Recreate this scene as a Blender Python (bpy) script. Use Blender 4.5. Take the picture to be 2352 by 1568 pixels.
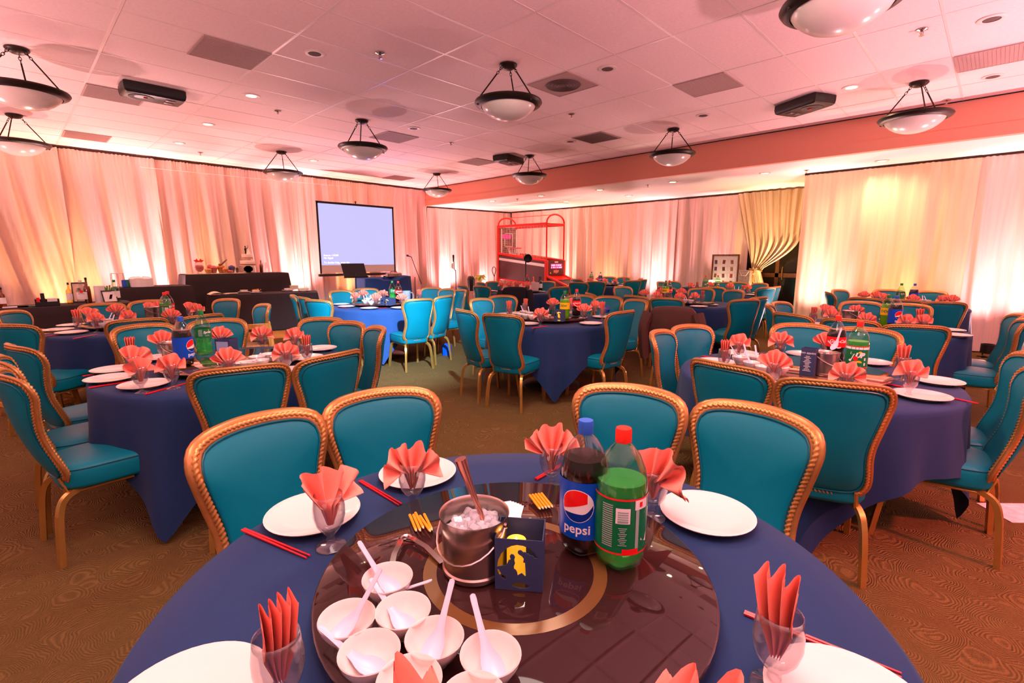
import bpy, bmesh, math, random
from mathutils import Vector, Matrix
S = bpy.context.scene
for o in list(bpy.data.objects): bpy.data.objects.remove(o)
PI = math.pi; sin = math.sin; cos = math.cos
R = math.radians
# ------------------------------------------------------------------ camera
F = 1124.6; PITCH = R(9.688); YAW = R(45.617); H = 1.46
cam = bpy.data.cameras.new('camera'); camo = bpy.data.objects.new('camera', cam)
S.collection.objects.link(camo); S.camera = camo
cam.sensor_fit = 'HORIZONTAL'; cam.sensor_width = 36.0; cam.lens = 36.0*F/2352.0
cam.clip_start = 0.05; cam.clip_end = 100
camo.location = (0, 0, H)
camo.rotation_euler = (PI/2-PITCH, 0, -YAW)
# ------------------------------------------------------------------ world, exposure
S.view_settings.view_transform = 'Standard'; S.view_settings.look = 'None'
S.view_settings.gamma = 1.0; S.view_settings.use_curve_mapping = False
S.view_settings.exposure = 0.16
w = bpy.data.worlds.new('hall_light'); S.world = w; w.use_nodes = True
w.node_tree.nodes['Background'].inputs[0].default_value = (1.0, 0.66, 0.60, 1)
w.node_tree.nodes['Background'].inputs[1].default_value = 0.34
S.cycles.max_bounces = 7; S.cycles.transparent_max_bounces = 24
S.cycles.transmission_bounces = 8; S.cycles.glossy_bounces = 4; S.cycles.diffuse_bounces = 4
S.cycles.sample_clamp_indirect = 6.0
S.cycles.caustics_reflective = False; S.cycles.caustics_refractive = False
S.cycles.use_denoising = True
CEIL = 3.486; LOW = 2.99; SOF = 9.0; BACKY = 12.45; RX = 12.4; RFX = 10.5
def lamp(name, kind, loc, energy, col, target=None, size=None, spot=None, blend=1.0, radius=0.05):
    l = bpy.data.lights.new(name, kind); l.energy = energy; l.color = col
    if kind == 'SPOT': l.spot_size = R(spot); l.spot_blend = blend; l.shadow_soft_size = radius
    elif kind == 'POINT': l.shadow_soft_size = radius
    elif kind == 'AREA': l.shape = 'DISK'; l.size = size
    o = bpy.data.objects.new(name, l); S.collection.objects.link(o); o.location = loc
    if target: o.rotation_euler = (Vector(target)-Vector(loc)).to_track_quat('-Z', 'Y').to_euler()
    return o
PINK = (1.0, 0.26, 0.28); ROSE = (1.0, 0.40, 0.42); AMBER = (1.0, 0.44, 0.18); PEACH = (1.0, 0.55, 0.42)
# floor uplighters: x, y, aim x, aim y, colour, watts  (their cans are built further down)
UP = [(-1.6, 11.9, -1.6, 12.4, ROSE, 150), (0.75, 11.9, .75, 12.4, AMBER, 110), (1.95, 11.95, 1.95, 12.45, ROSE, 230), (3.1, 12.1, 3.1, 12.45, AMBER, 130),
      (4.95, 11.95, 4.95, 12.45, ROSE, 230), (6.4, 12.0, 6.4, 12.45, AMBER, 80), (7.9, 11.95, 7.9, 12.45, PINK, 130), (9.5, 11.95, 9.6, 12.45, ROSE, 190), (11.0, 11.9, 11.0, 12.4, PINK, 110),
      (11.95, 9.9, 12.4, 9.9, PEACH, 170), (11.95, 8.1, 12.4, 8.1, AMBER, 50), (11.95, 6.6, 12.4, 6.6, ROSE, 150), (11.95, 4.95, 12.4, 4.95, PINK, 170), (11.85, 4.25, 12.3, 4.25, (1, .36, .10), 150), (11.3, 3.5, 12.2, 3.6, (1, .62, .30), 150),  # last one is added to brighten the tied drape
      (10.05, 2.3, 10.5, 2.3, ROSE, 130), (10.05, 1.1, 10.5, 1.1, AMBER, 55), (10.05, -0.05, 10.5, -.05, ROSE, 140), (10.0, -1.4, 10.5, -1.4, PINK, 110)]
UPS = 1.0
for i, (x, y, ax, ay, c, e) in enumerate(UP):
    dx, dy = ax-x, ay-y; L = math.hypot(dx, dy); ux, uy = dx/L, dy/L
    kw = .12 if c == AMBER else .4; white = tuple(v*(1-kw)+kw*q for v, q in zip(c, (1, .90, .86))); soft = tuple(v*.55+.45*q for v, q in zip(c, (1, .72, .70)))
    lamp('uplighter_beam', 'SPOT', (ax-ux*.28, ay-uy*.28, .22), e*2.6, white, (ax-ux*.10, ay-uy*.10, 2.4), spot=36, radius=.05)
    lamp('uplighter_wash', 'SPOT', (ax-ux*.55, ay-uy*.55, .22), e*2.2, c, (ax-ux*.0, ay-uy*.0, 2.0), spot=95, radius=.06)
    lamp('uplighter_spill', 'SPOT', (x-ux*.15, y-uy*.15, .24), e*1.7, soft, (x-ux*2.6, y-uy*2.6, 3.3), spot=120, radius=.07)
# recessed downlights that are switched on (x, y, z, watts)
DOWN = [(2.43, 6.99, CEIL, 40), (2.43, 8.91, CEIL, 40), (2.43, 10.7, CEIL, 40), (4.8, 10.55, CEIL, 40), (7.37, 1.5, CEIL, 40),
        (9.91, 3.23, LOW, 28), (9.71, 4.92, LOW, 28), (9.64, 6.65, LOW, 28), (9.54, 8.33, LOW, 28), (9.47, 10.02, LOW, 28), (10.96, 8.65, LOW, 28), (11.07, 6.76, LOW, 28), (9.99, 1.51, LOW, 95)]
for x, y, z, e in DOWN:
    lamp('downlight_beam', 'SPOT', (x, y, z-.03), e, (1.0, .74, .46), (x, y, 0), spot=165, radius=.06)
# beams without modelled fixtures, then fill lamps added overhead for tables and carpet
lamp('party_beam', 'SPOT', (1.6, 1.6, 3.2), 4300, (.50, .78, 1.0), (3.5, 6.0, .5), spot=38, blend=.9, radius=.06)
lamp('blue_beam', 'SPOT', (6.5, 10.3, 1.2), 60, (.35, .25, 1.0), (5.1, 8.6, 3.45), spot=75, blend=1, radius=.08)
lamp('red_beam', 'SPOT', (3.0, -2.6, 2.9), 800, (1.0, .13, .13), (3.4, -.2, 0), spot=75, blend=1, radius=.1)
lamp('added_fill_light', 'AREA', (2.5, 2.5, 3.42), 55, (1.0, .82, .72), (2.5, 2.5, 0), size=1.0)  # added fill over the carpet, no such fixture in the room
lamp('added_fill_light', 'AREA', (0.6, 0.6, 3.4), 60, (1.0, .80, .70), (.9, .9, 0), size=1.6)  # added overhead fill for the nearest table top
# perimeter uplighters along the walls outside the picture wash the ceiling
for x, y, e, c in [(-2.6, 3.0, 850, (1, .48, .50)), (-2.6, 7.5, 1150, (1, .50, .50)), (-1.0, -1.6, 950, (1, .48, .56)), (2.6, -2.4, 1150, (1, .46, .57)), (6.4, -2.6, 950, (1, .45, .55)), (9.6, -3.0, 260, (1, .44, .52))]:
    lamp('perimeter_uplight', 'SPOT', (x, y, 1.0), e, c, (x+.01, y+.35, 3.4), spot=156, radius=.10)
# ------------------------------------------------------------------ pixel helpers used to survey the photo once
_cp, _sp, _cy, _sy = cos(PITCH), sin(PITCH), cos(-YAW), sin(-YAW)
def ray(px, py):
    a = (px-1176)/F; b = -(py-784)/F
    y = _cp+_sp*b; z = -_sp+_cp*b
    return (_cy*a-_sy*y, _sy*a+_cy*y, z)
def at(px, py, z):
    v = ray(px, py); t = (z-H)/v[2]; return Vector((v[0]*t, v[1]*t, z))
def atX(px, py, X):
    v = ray(px, py); t = X/v[0]; return Vector((X, v[1]*t, H+v[2]*t))
def atY(px, py, Y):
    v = ray(px, py); t = Y/v[1]; return Vector((v[0]*t, Y, H+v[2]*t))
def pix(p):
    x = _cy*p[0]+_sy*p[1]; y = -_sy*p[0]+_cy*p[1]; z = p[2]-H
    d = _cp*y-_sp*z; u = _sp*y+_cp*z
    return 1176+F*x/d, 784-F*u/d
# ------------------------------------------------------------------ materials
def lin(c):
    return tuple(((v/255.0)/12.92 if v/255.0 <= .04045 else ((v/255.0+.055)/1.055)**2.4) for v in c)
MATS = {}
def mat(name, col, rough=.5, metal=0.0, spec=.5, noise=None, bump=0.0, bscale=200, emit=None, estr=0, coat=0, trans=0, ior=1.45, sheen=0, alpha=None):
    if name in MATS: return MATS[name]
    m = bpy.data.materials.new(name); m.use_nodes = True; n = m.node_tree.nodes; l = m.node_tree.links
    b = n['Principled BSDF']; c = lin(col)+(1,)
    b.inputs['Base Color'].default_value = c; b.inputs['Roughness'].default_value = rough
    b.inputs['Metallic'].default_value = metal; b.inputs['Specular IOR Level'].default_value = spec
    b.inputs['Coat Weight'].default_value = coat; b.inputs['Transmission Weight'].default_value = trans; b.inputs['IOR'].default_value = ior
    b.inputs['Sheen Weight'].default_value = sheen
    if emit: b.inputs['Emission Color'].default_value = lin(emit)+(1,); b.inputs['Emission Strength'].default_value = estr
    tc = n.new('ShaderNodeTexCoord')
    if noise:
        sc, amt = noise
        t = n.new('ShaderNodeTexNoise'); t.inputs['Scale'].default_value = sc; t.inputs['Detail'].default_value = 4
        l.new(tc.outputs['Object'], t.inputs['Vector'])
        mx = n.new('ShaderNodeMix'); mx.data_type = 'RGBA'; mx.blend_type = 'MULTIPLY'; mx.inputs[0].default_value = 1.0
        rp = n.new('ShaderNodeMapRange'); rp.inputs[1].default_value = .3; rp.inputs[2].default_value = .7; rp.inputs[3].default_value = 1-amt; rp.inputs[4].default_value = 1+amt
        l.new(t.outputs['Fac'], rp.inputs[0]); mx.inputs[6].default_value = c; l.new(rp.outputs[0], mx.inputs[7]); l.new(mx.outputs[2], b.inputs['Base Color'])
    if bump:
        t = n.new('ShaderNodeTexNoise'); t.inputs['Scale'].default_value = bscale; t.inputs['Detail'].default_value = 3
        l.new(tc.outputs['Object'], t.inputs['Vector'])
        bp = n.new('ShaderNodeBump'); bp.inputs['Strength'].default_value = bump; bp.inputs['Distance'].default_value = .01
        l.new(t.outputs['Fac'], bp.inputs['Height']); l.new(bp.outputs['Normal'], b.inputs['Normal'])
    MATS[name] = m; return m
def clear(name, col, gloss=.05, body=0.0, bodycol=(255, 255, 255), fres=1.35):
    """thin clear plastic or glass: tinted see-through with a fresnel gloss"""
    m = bpy.data.materials.new(name); m.use_nodes = True; n = m.node_tree.nodes; l = m.node_tree.links
    n.remove(n['Principled BSDF']); out = n['Material Output']
    tr = n.new('ShaderNodeBsdfTransparent'); tr.inputs[0].default_value = lin(col)+(1,)
    gl = n.new('ShaderNodeBsdfGlossy'); gl.inputs['Roughness'].default_value = gloss
    lw = n.new('ShaderNodeLayerWeight'); lw.inputs[0].default_value = .5
    pw = n.new('ShaderNodeMath'); pw.operation = 'POWER'; pw.inputs[1].default_value = 3.0; l.new(lw.outputs['Facing'], pw.inputs[0])
    fr = n.new('ShaderNodeMath'); fr.operation = 'MULTIPLY_ADD'; fr.inputs[1].default_value = .8; fr.inputs[2].default_value = (fres-1)*.11; fr.use_clamp = True; l.new(pw.outputs[0], fr.inputs[0])
    mx = n.new('ShaderNodeMixShader'); l.new(fr.outputs[0], mx.inputs[0])
    src = tr
    if body:
        df = n.new('ShaderNodeBsdfDiffuse'); df.inputs[0].default_value = lin(bodycol)+(1,)
        m2 = n.new('ShaderNodeMixShader'); m2.inputs[0].default_value = body
        l.new(tr.outputs[0], m2.inputs[1]); l.new(df.outputs[0], m2.inputs[2]); src = m2
    l.new(src.outputs[0], mx.inputs[1]); l.new(gl.outputs[0], mx.inputs[2]); l.new(mx.outputs[0], out.inputs[0])
    MATS[name] = m; return m
def fabric(name, col, trans=.25, vstripe=True):
    m = bpy.data.materials.new(name); m.use_nodes = True; n = m.node_tree.nodes; l = m.node_tree.links
    n.remove(n['Principled BSDF']); out = n['Material Output']
    tc = n.new('ShaderNodeTexCoord'); mp = n.new('ShaderNodeMapping'); mp.inputs['Scale'].default_value = (14, 14, .5)
    l.new(tc.outputs['Object'], mp.inputs[0])
    t = n.new('ShaderNodeTexNoise'); t.inputs['Scale'].default_value = 1.6; t.inputs['Detail'].default_value = 5; l.new(mp.outputs[0], t.inputs['Vector'])
    cr = n.new('ShaderNodeValToRGB'); c = lin(col); k = .86
    cr.color_ramp.elements[0].position = .3; cr.color_ramp.elements[0].color = (c[0]*k, c[1]*k, c[2]*k, 1)
    cr.color_ramp.elements[1].position = .7; cr.color_ramp.elements[1].color = c+(1,)
    l.new(t.outputs['Fac'], cr.inputs[0])
    d = n.new('ShaderNodeBsdfDiffuse'); tl = n.new('ShaderNodeBsdfTranslucent'); mx = n.new('ShaderNodeMixShader'); mx.inputs[0].default_value = trans
    bp = n.new('ShaderNodeBump'); bp.inputs['Strength'].default_value = .25; bp.inputs['Distance'].default_value = .02
    l.new(t.outputs['Fac'], bp.inputs['Height'])
    gl = n.new('ShaderNodeBsdfGlossy'); gl.inputs['Roughness'].default_value = .38; gl.inputs[0].default_value = (1, .96, .92, 1)
    m3 = n.new('ShaderNodeMixShader'); m3.inputs[0].default_value = .10
    for s in (d, tl): l.new(cr.outputs[0], s.inputs[0])
    for s in (d, gl): l.new(bp.outputs[0], s.inputs['Normal'])
    l.new(d.outputs[0], mx.inputs[1]); l.new(tl.outputs[0], mx.inputs[2])
    l.new(mx.outputs[0], m3.inputs[1]); l.new(gl.outputs[0], m3.inputs[2]); l.new(m3.outputs[0], out.inputs[0])
    MATS[name] = m; return m
def carpet_mat():
    m = bpy.data.materials.new('carpet'); m.use_nodes = True; n = m.node_tree.nodes; l = m.node_tree.links; b = n['Principled BSDF']
    tc = n.new('ShaderNodeTexCoord')
    nz = n.new('ShaderNodeTexNoise'); nz.inputs['Scale'].default_value = 5.0; nz.inputs['Detail'].default_value = 2
    l.new(tc.outputs['Object'], nz.inputs['Vector'])
    ad = n.new('ShaderNodeVectorMath'); ad.operation = 'MULTIPLY_ADD'; ad.inputs[1].default_value = (.16, .16, 0)
    l.new(nz.outputs['Color'], ad.inputs[0]); l.new(tc.outputs['Object'], ad.inputs[2])
    vo = n.new('ShaderNodeTexVoronoi'); vo.inputs['Scale'].default_value = 4.6; l.new(ad.outputs[0], vo.inputs['Vector'])
    mu = n.new('ShaderNodeMath'); mu.operation = 'MULTIPLY'; mu.inputs[1].default_value = 150; l.new(vo.outputs['Distance'], mu.inputs[0])
    sn = n.new('ShaderNodeMath'); sn.operation = 'SINE'; l.new(mu.outputs[0], sn.inputs[0])
    fz = n.new('ShaderNodeTexNoise'); fz.inputs['Scale'].default_value = 160; fz.inputs['Detail'].default_value = 3; l.new(tc.outputs['Object'], fz.inputs['Vector'])
    ad2 = n.new('ShaderNodeMath'); ad2.operation = 'MULTIPLY_ADD'; ad2.inputs[1].default_value = 3.2; l.new(fz.outputs['Fac'], ad2.inputs[0]); l.new(sn.outputs[0], ad2.inputs[2])
    cr = n.new('ShaderNodeValToRGB'); cr.color_ramp.elements[0].position = .0; cr.color_ramp.elements[0].color = lin((82, 62, 34))+(1,)
    cr.color_ramp.elements[1].position = 1.0; cr.color_ramp.elements[1].color = lin((122, 96, 54))+(1,)
    mr = n.new('ShaderNodeMapRange'); mr.inputs[1].default_value = -.2; mr.inputs[2].default_value = 3.4; l.new(ad2.outputs[0], mr.inputs[0])
    l.new(mr.outputs[0], cr.inputs[0]); l.new(cr.outputs[0], b.inputs['Base Color']); b.inputs['Roughness'].default_value = .95; b.inputs['Specular IOR Level'].default_value = .1
    bp = n.new('ShaderNodeBump'); bp.inputs['Strength'].default_value = .6; bp.inputs['Distance'].default_value = .006; l.new(ad2.outputs[0], bp.inputs['Height']); l.new(bp.outputs[0], b.inputs['Normal'])
    MATS['carpet'] = m; return m
def wood(name, c1, c2, scale=6, rough=.35):
    m = bpy.data.materials.new(name); m.use_nodes = True; n = m.node_tree.nodes; l = m.node_tree.links; b = n['Principled BSDF']
    tc = n.new('ShaderNodeTexCoord'); mp = n.new('ShaderNodeMapping'); mp.inputs['Scale'].default_value = (scale*8, scale*8, scale); l.new(tc.outputs['Object'], mp.inputs[0])
    t = n.new('ShaderNodeTexNoise'); t.inputs['Scale'].default_value = 1; t.inputs['Detail'].default_value = 6; l.new(mp.outputs[0], t.inputs['Vector'])
    cr = n.new('ShaderNodeValToRGB'); cr.color_ramp.elements[0].position = .3; cr.color_ramp.elements[0].color = lin(c1)+(1,); cr.color_ramp.elements[1].position = .7; cr.color_ramp.elements[1].color = lin(c2)+(1,)
    l.new(t.outputs['Fac'], cr.inputs[0]); l.new(cr.outputs[0], b.inputs['Base Color']); b.inputs['Roughness'].default_value = rough
    MATS[name] = m; return m
M = {}
M['carpet'] = carpet_mat()
M['tile'] = mat('ceiling_tile', (248, 220, 216), .9, noise=(35, .04), bump=.15, bscale=160)
M['tbar'] = mat('ceiling_grid', (236, 214, 208), .35)
M['paint'] = mat('lower_ceiling_paint', (238, 222, 212), .8)
M['coral'] = mat('coral_paint', (236, 158, 134), .6)
M['wallp'] = mat('wall_paint', (205, 170, 150), .8)
M['curtain'] = fabric('ivory_sheer', (248, 218, 206), .16)
M['cream'] = fabric('cream_sheer', (250, 222, 184), .2)
M['teal'] = mat('teal_vinyl', (0, 112, 132), .42, spec=.26, noise=(3, .05), bump=.06, bscale=420)
M['tealpipe'] = mat('teal_piping', (0, 92, 110), .4)
M['gold'] = mat('bronze_gold_frame', (172, 116, 64), .32, metal=.45, noise=(14, .15))
M['rope'] = mat('gold_rope', (200, 138, 76), .30, metal=.45)
M['brass'] = mat('brass_leg', (196, 150, 78), .25, metal=.7, noise=(9, .1))
M['navy'] = mat('navy_cloth', (0, 38, 84), .85, sheen=.05, noise=(60, .06), bump=.08, bscale=700)
M['navy2'] = mat('blue_cloth', (28, 66, 126), .85, noise=(60, .06), bump=.08, bscale=700)  # own blue of the equipment cover; on a round table, beam-lit navy painted in
M['black'] = mat('black_cloth', (44, 32, 34), .9, noise=(40, .08))
M['white'] = mat('white_china', (226, 210, 204), .12, coat=.3)
M['plastic'] = mat('white_plastic', (206, 194, 210), .3)
M['smoke'] = mat('smoked_glass_top', (44, 22, 22), .03, spec=.42)
M['mirror'] = mat('bronze_mirror', (170, 132, 110), .03, metal=.9)
M['ring'] = mat('gold_ring', (112, 76, 40), .25, metal=.3)
M['napkin'] = mat('coral_napkin', (255, 150, 130), .85, noise=(30, .04), bump=.06, bscale=900)
M['glass'] = clear('goblet_glass', (238, 236, 238), .015, .03, (255, 245, 245), fres=1.8)
M['pet'] = clear('clear_bottle', (240, 240, 240), .05, fres=1.4)
M['petg'] = clear('green_bottle', (206, 242, 212), .05, fres=1.4)
M['gsoda'] = clear('green_soda', (205, 250, 210), .05, .30, (120, 240, 140), 1.3)
M['ysoda'] = clear('yellow_soda', (200, 232, 60), .05, .45, (190, 235, 20), 1.3)
M['cola'] = mat('cola', (30, 12, 8), .06)
M['steel'] = mat('bucket_steel', (176, 156, 146), .27, metal=.95, noise=(18, .07))
M['steelp'] = mat('polished_steel', (200, 186, 180), .14, metal=1.0)
M['ice'] = clear('ice', (235, 235, 240), .04, .35, (245, 240, 245), 1.35)
M['red'] = mat('red_lacquer', (196, 18, 28), .28)
M['orange'] = mat('pencil_yellow', (250, 150, 20), .4)
M['pencilwood'] = mat('pencil_wood', (226, 190, 140), .7)
M['blackp'] = mat('black_plastic', (24, 20, 20), .4)
M['bronze'] = mat('dark_bronze', (46, 34, 28), .4, metal=.5)
M['opal'] = mat('opal_glass', (236, 224, 214), .22, noise=(5, .04))
M['lampon'] = mat('lit_lamp', (255, 230, 180), .5, emit=(255, 226, 160), estr=9)
M['trimw'] = mat('white_trim', (236, 214, 206), .4)
M['vent'] = mat('vent_grey', (178, 146, 140), .6)
M['ventd'] = mat('vent_dark', (96, 72, 70), .7)
M['arcred'] = mat('arcade_red', (226, 34, 20), .35)
M['arcbrown'] = mat('arcade_panel', (92, 50, 52), .5)
M['screen'] = mat('projected_image', (40, 40, 60), .8, emit=(202, 198, 255), estr=.92)
M['scrw'] = mat('screen_fabric', (232, 214, 200), .8)
M['scrtext'] = mat('screen_text', (220, 220, 255), .8, emit=(235, 232, 255), estr=1.1)
M['oak'] = wood('oak', (176, 112, 44), (206, 142, 66))
M['darkwood'] = wood('dark_wood', (90, 52, 26), (130, 80, 40))
M['parquet'] = wood('parquet', (186, 118, 50), (214, 150, 74), 3, .3)
M['paper'] = mat('paper', (240, 228, 226), .8)
M['blue'] = mat('label_blue', (0, 74, 190), .35)
M['dblue'] = mat('logo_navy', (0, 40, 130), .35)
M['lred'] = mat('label_red', (228, 20, 24), .35)
M['lgreen'] = mat('label_green', (0, 110, 60), .4)
M['lyel'] = mat('label_yellow', (250, 190, 10), .4)
M['lwhite'] = mat('label_white', (245, 235, 235), .4)
M['lgrey'] = mat('label_grey', (150, 170, 160), .5)
M['capblue'] = mat('cap_blue', (36, 90, 190), .4)
M['capred'] = mat('cap_red', (236, 40, 24), .4)
M['capgreen'] = mat('cap_green', (20, 130, 60), .4)
M['navybox'] = mat('navy_card', (44, 56, 92), .7)
M['candle'] = mat('candle_wax', (250, 196, 80), .5, emit=(255, 170, 20), estr=.75)
M['jacket'] = mat('black_jacket', (26, 22, 34), .9)
M['bjacket'] = mat('brown_jacket', (70, 40, 34), .9)
M['dark'] = mat('dark_foyer_glass', (40, 34, 26), .08)  # darkness of the unlit foyer painted into the glass colour
M['letter'] = mat('marquee_letter', (255, 240, 210), .5, emit=(255, 236, 190), estr=4)
M['amberglass'] = mat('amber_bottle', (110, 46, 14), .12)
M['green'] = mat('leaf_green', (96, 150, 50), .6)
M['cake'] = mat('cake_icing', (250, 224, 204), .6)
M['silver'] = mat('silver_paper', (196, 176, 160), .35, metal=.5, noise=(30, .3))
M['food'] = mat('orange_snacks', (226, 136, 34), .6, noise=(40, .25))
M['pinkc'] = mat('pink_candy', (206, 90, 90), .4, noise=(60, .3))
M['tan'] = mat('beige_paper', (226, 200, 172), .8)
# ------------------------------------------------------------------ mesh tools
class MB:
    def __init__(s): s.v = []; s.f = []; s.mi = []
    def add(s, vs, fs, mi=0):
        k = len(s.v); s.v += [tuple(p) for p in vs]; s.f += [tuple(i+k for i in f) for f in fs]; s.mi += [mi]*len(fs)
    def box(s, x0, y0, z0, x1, y1, z1, m=None, mi=0):
        vs = [(x0, y0, z0), (x1, y0, z0), (x1, y1, z0), (x0, y1, z0), (x0, y0, z1), (x1, y0, z1), (x1, y1, z1), (x0, y1, z1)]
        if m: vs = [m @ Vector(p) for p in vs]
        s.add(vs, [(0, 3, 2, 1), (4, 5, 6, 7), (0, 1, 5, 4), (1, 2, 6, 5), (2, 3, 7, 6), (3, 0, 4, 7)], mi)
    def bbox(s, cx, cy, cz, sx, sy, sz, b=.01, m=None):
        """box with chamfered edges, b = chamfer"""
        P = []; hx, hy, hz = sx/2, sy/2, sz/2; b = min(b, hx*.9, hy*.9, hz*.9)
        rings = [(-hz, b), (-hz+b, 0), (hz-b, 0), (hz, b)]
        for z, i in rings:
            x, y = hx-i, hy-i; c = b
            for (px, py) in [(-x+c, -y), (x-c, -y), (x, -y+c), (x, y-c), (x-c, y), (-x+c, y), (-x, y-c), (-x, -y+c)]:
                p = Vector((cx+px, cy+py, cz+z)); P.append(m @ p if m else p)
        fs = []
        for r in range(3):
            for k in range(8): fs.append((r*8+k, r*8+(k+1) % 8, r*8+8+(k+1) % 8, r*8+8+k))
        fs.append(tuple(range(7, -1, -1))); fs.append(tuple(24+k for k in range(8)))
        s.add(P, fs)
    def lathe(s, prof, n=24, c=(0, 0, 0), cap0=True, cap1=True, mod=None, m=None, mi=0):
        vs = []
        for r, z in prof:
            for k in range(n):
                a = 2*PI*k/n; rr = r*(mod(a, z) if mod else 1)
                p = Vector((c[0]+rr*cos(a), c[1]+rr*sin(a), c[2]+z)); vs.append(m @ p if m else p)
        fs = [(i*n+k, i*n+(k+1) % n, (i+1)*n+(k+1) % n, (i+1)*n+k) for i in range(len(prof)-1) for k in range(n)]
        if cap0: fs.append(tuple(range(n-1, -1, -1)))
        if cap1: fs.append(tuple((len(prof)-1)*n+k for k in range(n)))
        s.add(vs, fs, mi)
    def tube(s, pts, r, n=8, closed=False, caps=True, up=(0, 0, 1), sec=None, mod=None, mi=0):
        pts = [Vector(p) for p in pts]; N = len(pts); vs = []; up = Vector(up); prev = None
        for i, p in enumerate(pts):
            a = pts[(i-1) % N] if (closed or i > 0) else p; b = pts[(i+1) % N] if (closed or i < N-1) else p
            t = (b-a).normalized()
            if prev is None:
                q = up if abs(t.dot(up)) < .95 else Vector((1, 0, 0))
                u = (q-t*q.dot(t)).normalized()
            else: u = (prev-t*prev.dot(t)).normalized()
            prev = u; w = t.cross(u)
            rr = r[i] if isinstance(r, (list, tuple)) else r
            if sec:
                for (x, y) in sec: vs.append(p+u*x*rr+w*y*rr)
            else:
                for k in range(n):
                    th = 2*PI*k/n; q = rr*(mod(th, i) if mod else 1); vs.append(p+u*cos(th)*q+w*sin(th)*q)
        n = len(sec) if sec else n
        L = N if closed else N-1
        fs = [(i*n+k, i*n+(k+1) % n, ((i+1) % N)*n+(k+1) % n, ((i+1) % N)*n+k) for i in range(L) for k in range(n)]
        if caps and not closed: fs.append(tuple(range(n-1, -1, -1))); fs.append(tuple((N-1)*n+k for k in range(n)))
        s.add(vs, fs, mi)
    def grid(s, nu, nv, fn, closeu=False, mi=0):
        vs = [fn(i/(nu if closeu else nu-1), j/(nv-1)) for j in range(nv) for i in range(nu)]
        fs = [(j*nu+i, j*nu+(i+1) % nu, (j+1)*nu+(i+1) % nu, (j+1)*nu+i) for j in range(nv-1) for i in range(nu if closeu else nu-1)]
        s.add(vs, fs, mi)
    def poly(s, pts, z0=0, th=0, mi=0):
        n = len(pts); vs = [(x, y, z0) for x, y in pts]
        if not th: s.add(vs, [tuple(range(n))], mi); return
        vs += [(x, y, z0+th) for x, y in pts]
        s.add(vs, [tuple(range(n-1, -1, -1)), tuple(range(n, 2*n))]+[(k, (k+1) % n, n+(k+1) % n, n+k) for k in range(n)], mi)
    def mesh(s, name, m, smooth=True, sharp=40):
        me = bpy.data.meshes.new(name); me.from_pydata(s.v, [], s.f); me.update()
        ms = m if isinstance(m, (list, tuple)) else [m]
        for q in ms: me.materials.append(q)
        if len(ms) > 1: me.polygons.foreach_set('material_index', s.mi)
        if smooth:
            me.polygons.foreach_set('use_smooth', [True]*len(me.polygons))
            me.set_sharp_from_angle(angle=R(sharp))
        return me
    def build(s, name, m, parent=None, smooth=True, sharp=40, loc=None):
        o = bpy.data.objects.new(name, s.mesh(name, m, smooth, sharp)); S.collection.objects.link(o)
        if parent: o.parent = parent
        if loc is not None: o.location = loc
        return o
def obj(name, me, parent=None, loc=None, rot=None):
    o = bpy.data.objects.new(name, me); S.collection.objects.link(o)
    if parent: o.parent = parent
    if loc is not None: o.location = loc
    if rot is not None: o.rotation_euler = rot
    return o
def tag(o, label, cat, group=None):
    o['label'] = label; o['category'] = cat
    if group: o['group'] = group
    return o
def empty(name, loc=(0, 0, 0), rz=0, label=None, cat=None, group=None):
    o = bpy.data.objects.new(name, None); S.collection.objects.link(o); o.location = loc; o.rotation_euler = (0, 0, rz); o.empty_display_size = .1
    if label: tag(o, label, cat, group)
    return o
def struct(o): o['kind'] = 'structure'; return o
def dup(root, loc, rz=0, label=None, scale=None):
    r = root.copy(); S.collection.objects.link(r); r.location = loc; r.rotation_euler = (0, 0, rz)
    if scale: r.scale = scale
    if label: r['label'] = label
    for ch in root.children:
        c = ch.copy(); S.collection.objects.link(c); c.parent = r
        for g in ch.children:
            d = g.copy(); S.collection.objects.link(d); d.parent = c
    return r
def catmull(pts, n, closed=False):
    pts = [Vector(p) for p in pts]; N = len(pts); out = []; segs = N if closed else N-1
    for i in range(segs):
        p1, p2 = pts[i], pts[(i+1) % N]
        p0 = pts[(i-1) % N] if (closed or i > 0) else p1*2-p2
        p3 = pts[(i+2) % N] if (closed or i < N-2) else p2*2-p1
        for k in range(n):
            t = k/n; out.append(.5*((2*p1)+(p2-p0)*t+(2*p0-5*p1+4*p2-p3)*t*t+(3*p1-p0-3*p2+p3)*t**3))
    if not closed: out.append(pts[-1])
    return out
def resample(pts, n):
    """closed polyline to n evenly spaced points"""
    d = [0]; N = len(pts)
    for i in range(N): d.append(d[-1]+(pts[(i+1) % N]-pts[i]).length)
    out = []; j = 0
    for k in range(n):
        s = d[-1]*k/n
        while d[j+1] < s: j += 1
        t = (s-d[j])/max(d[j+1]-d[j], 1e-9); out.append(pts[j].lerp(pts[(j+1) % N], t))
    return out
_txt = {}
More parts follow.
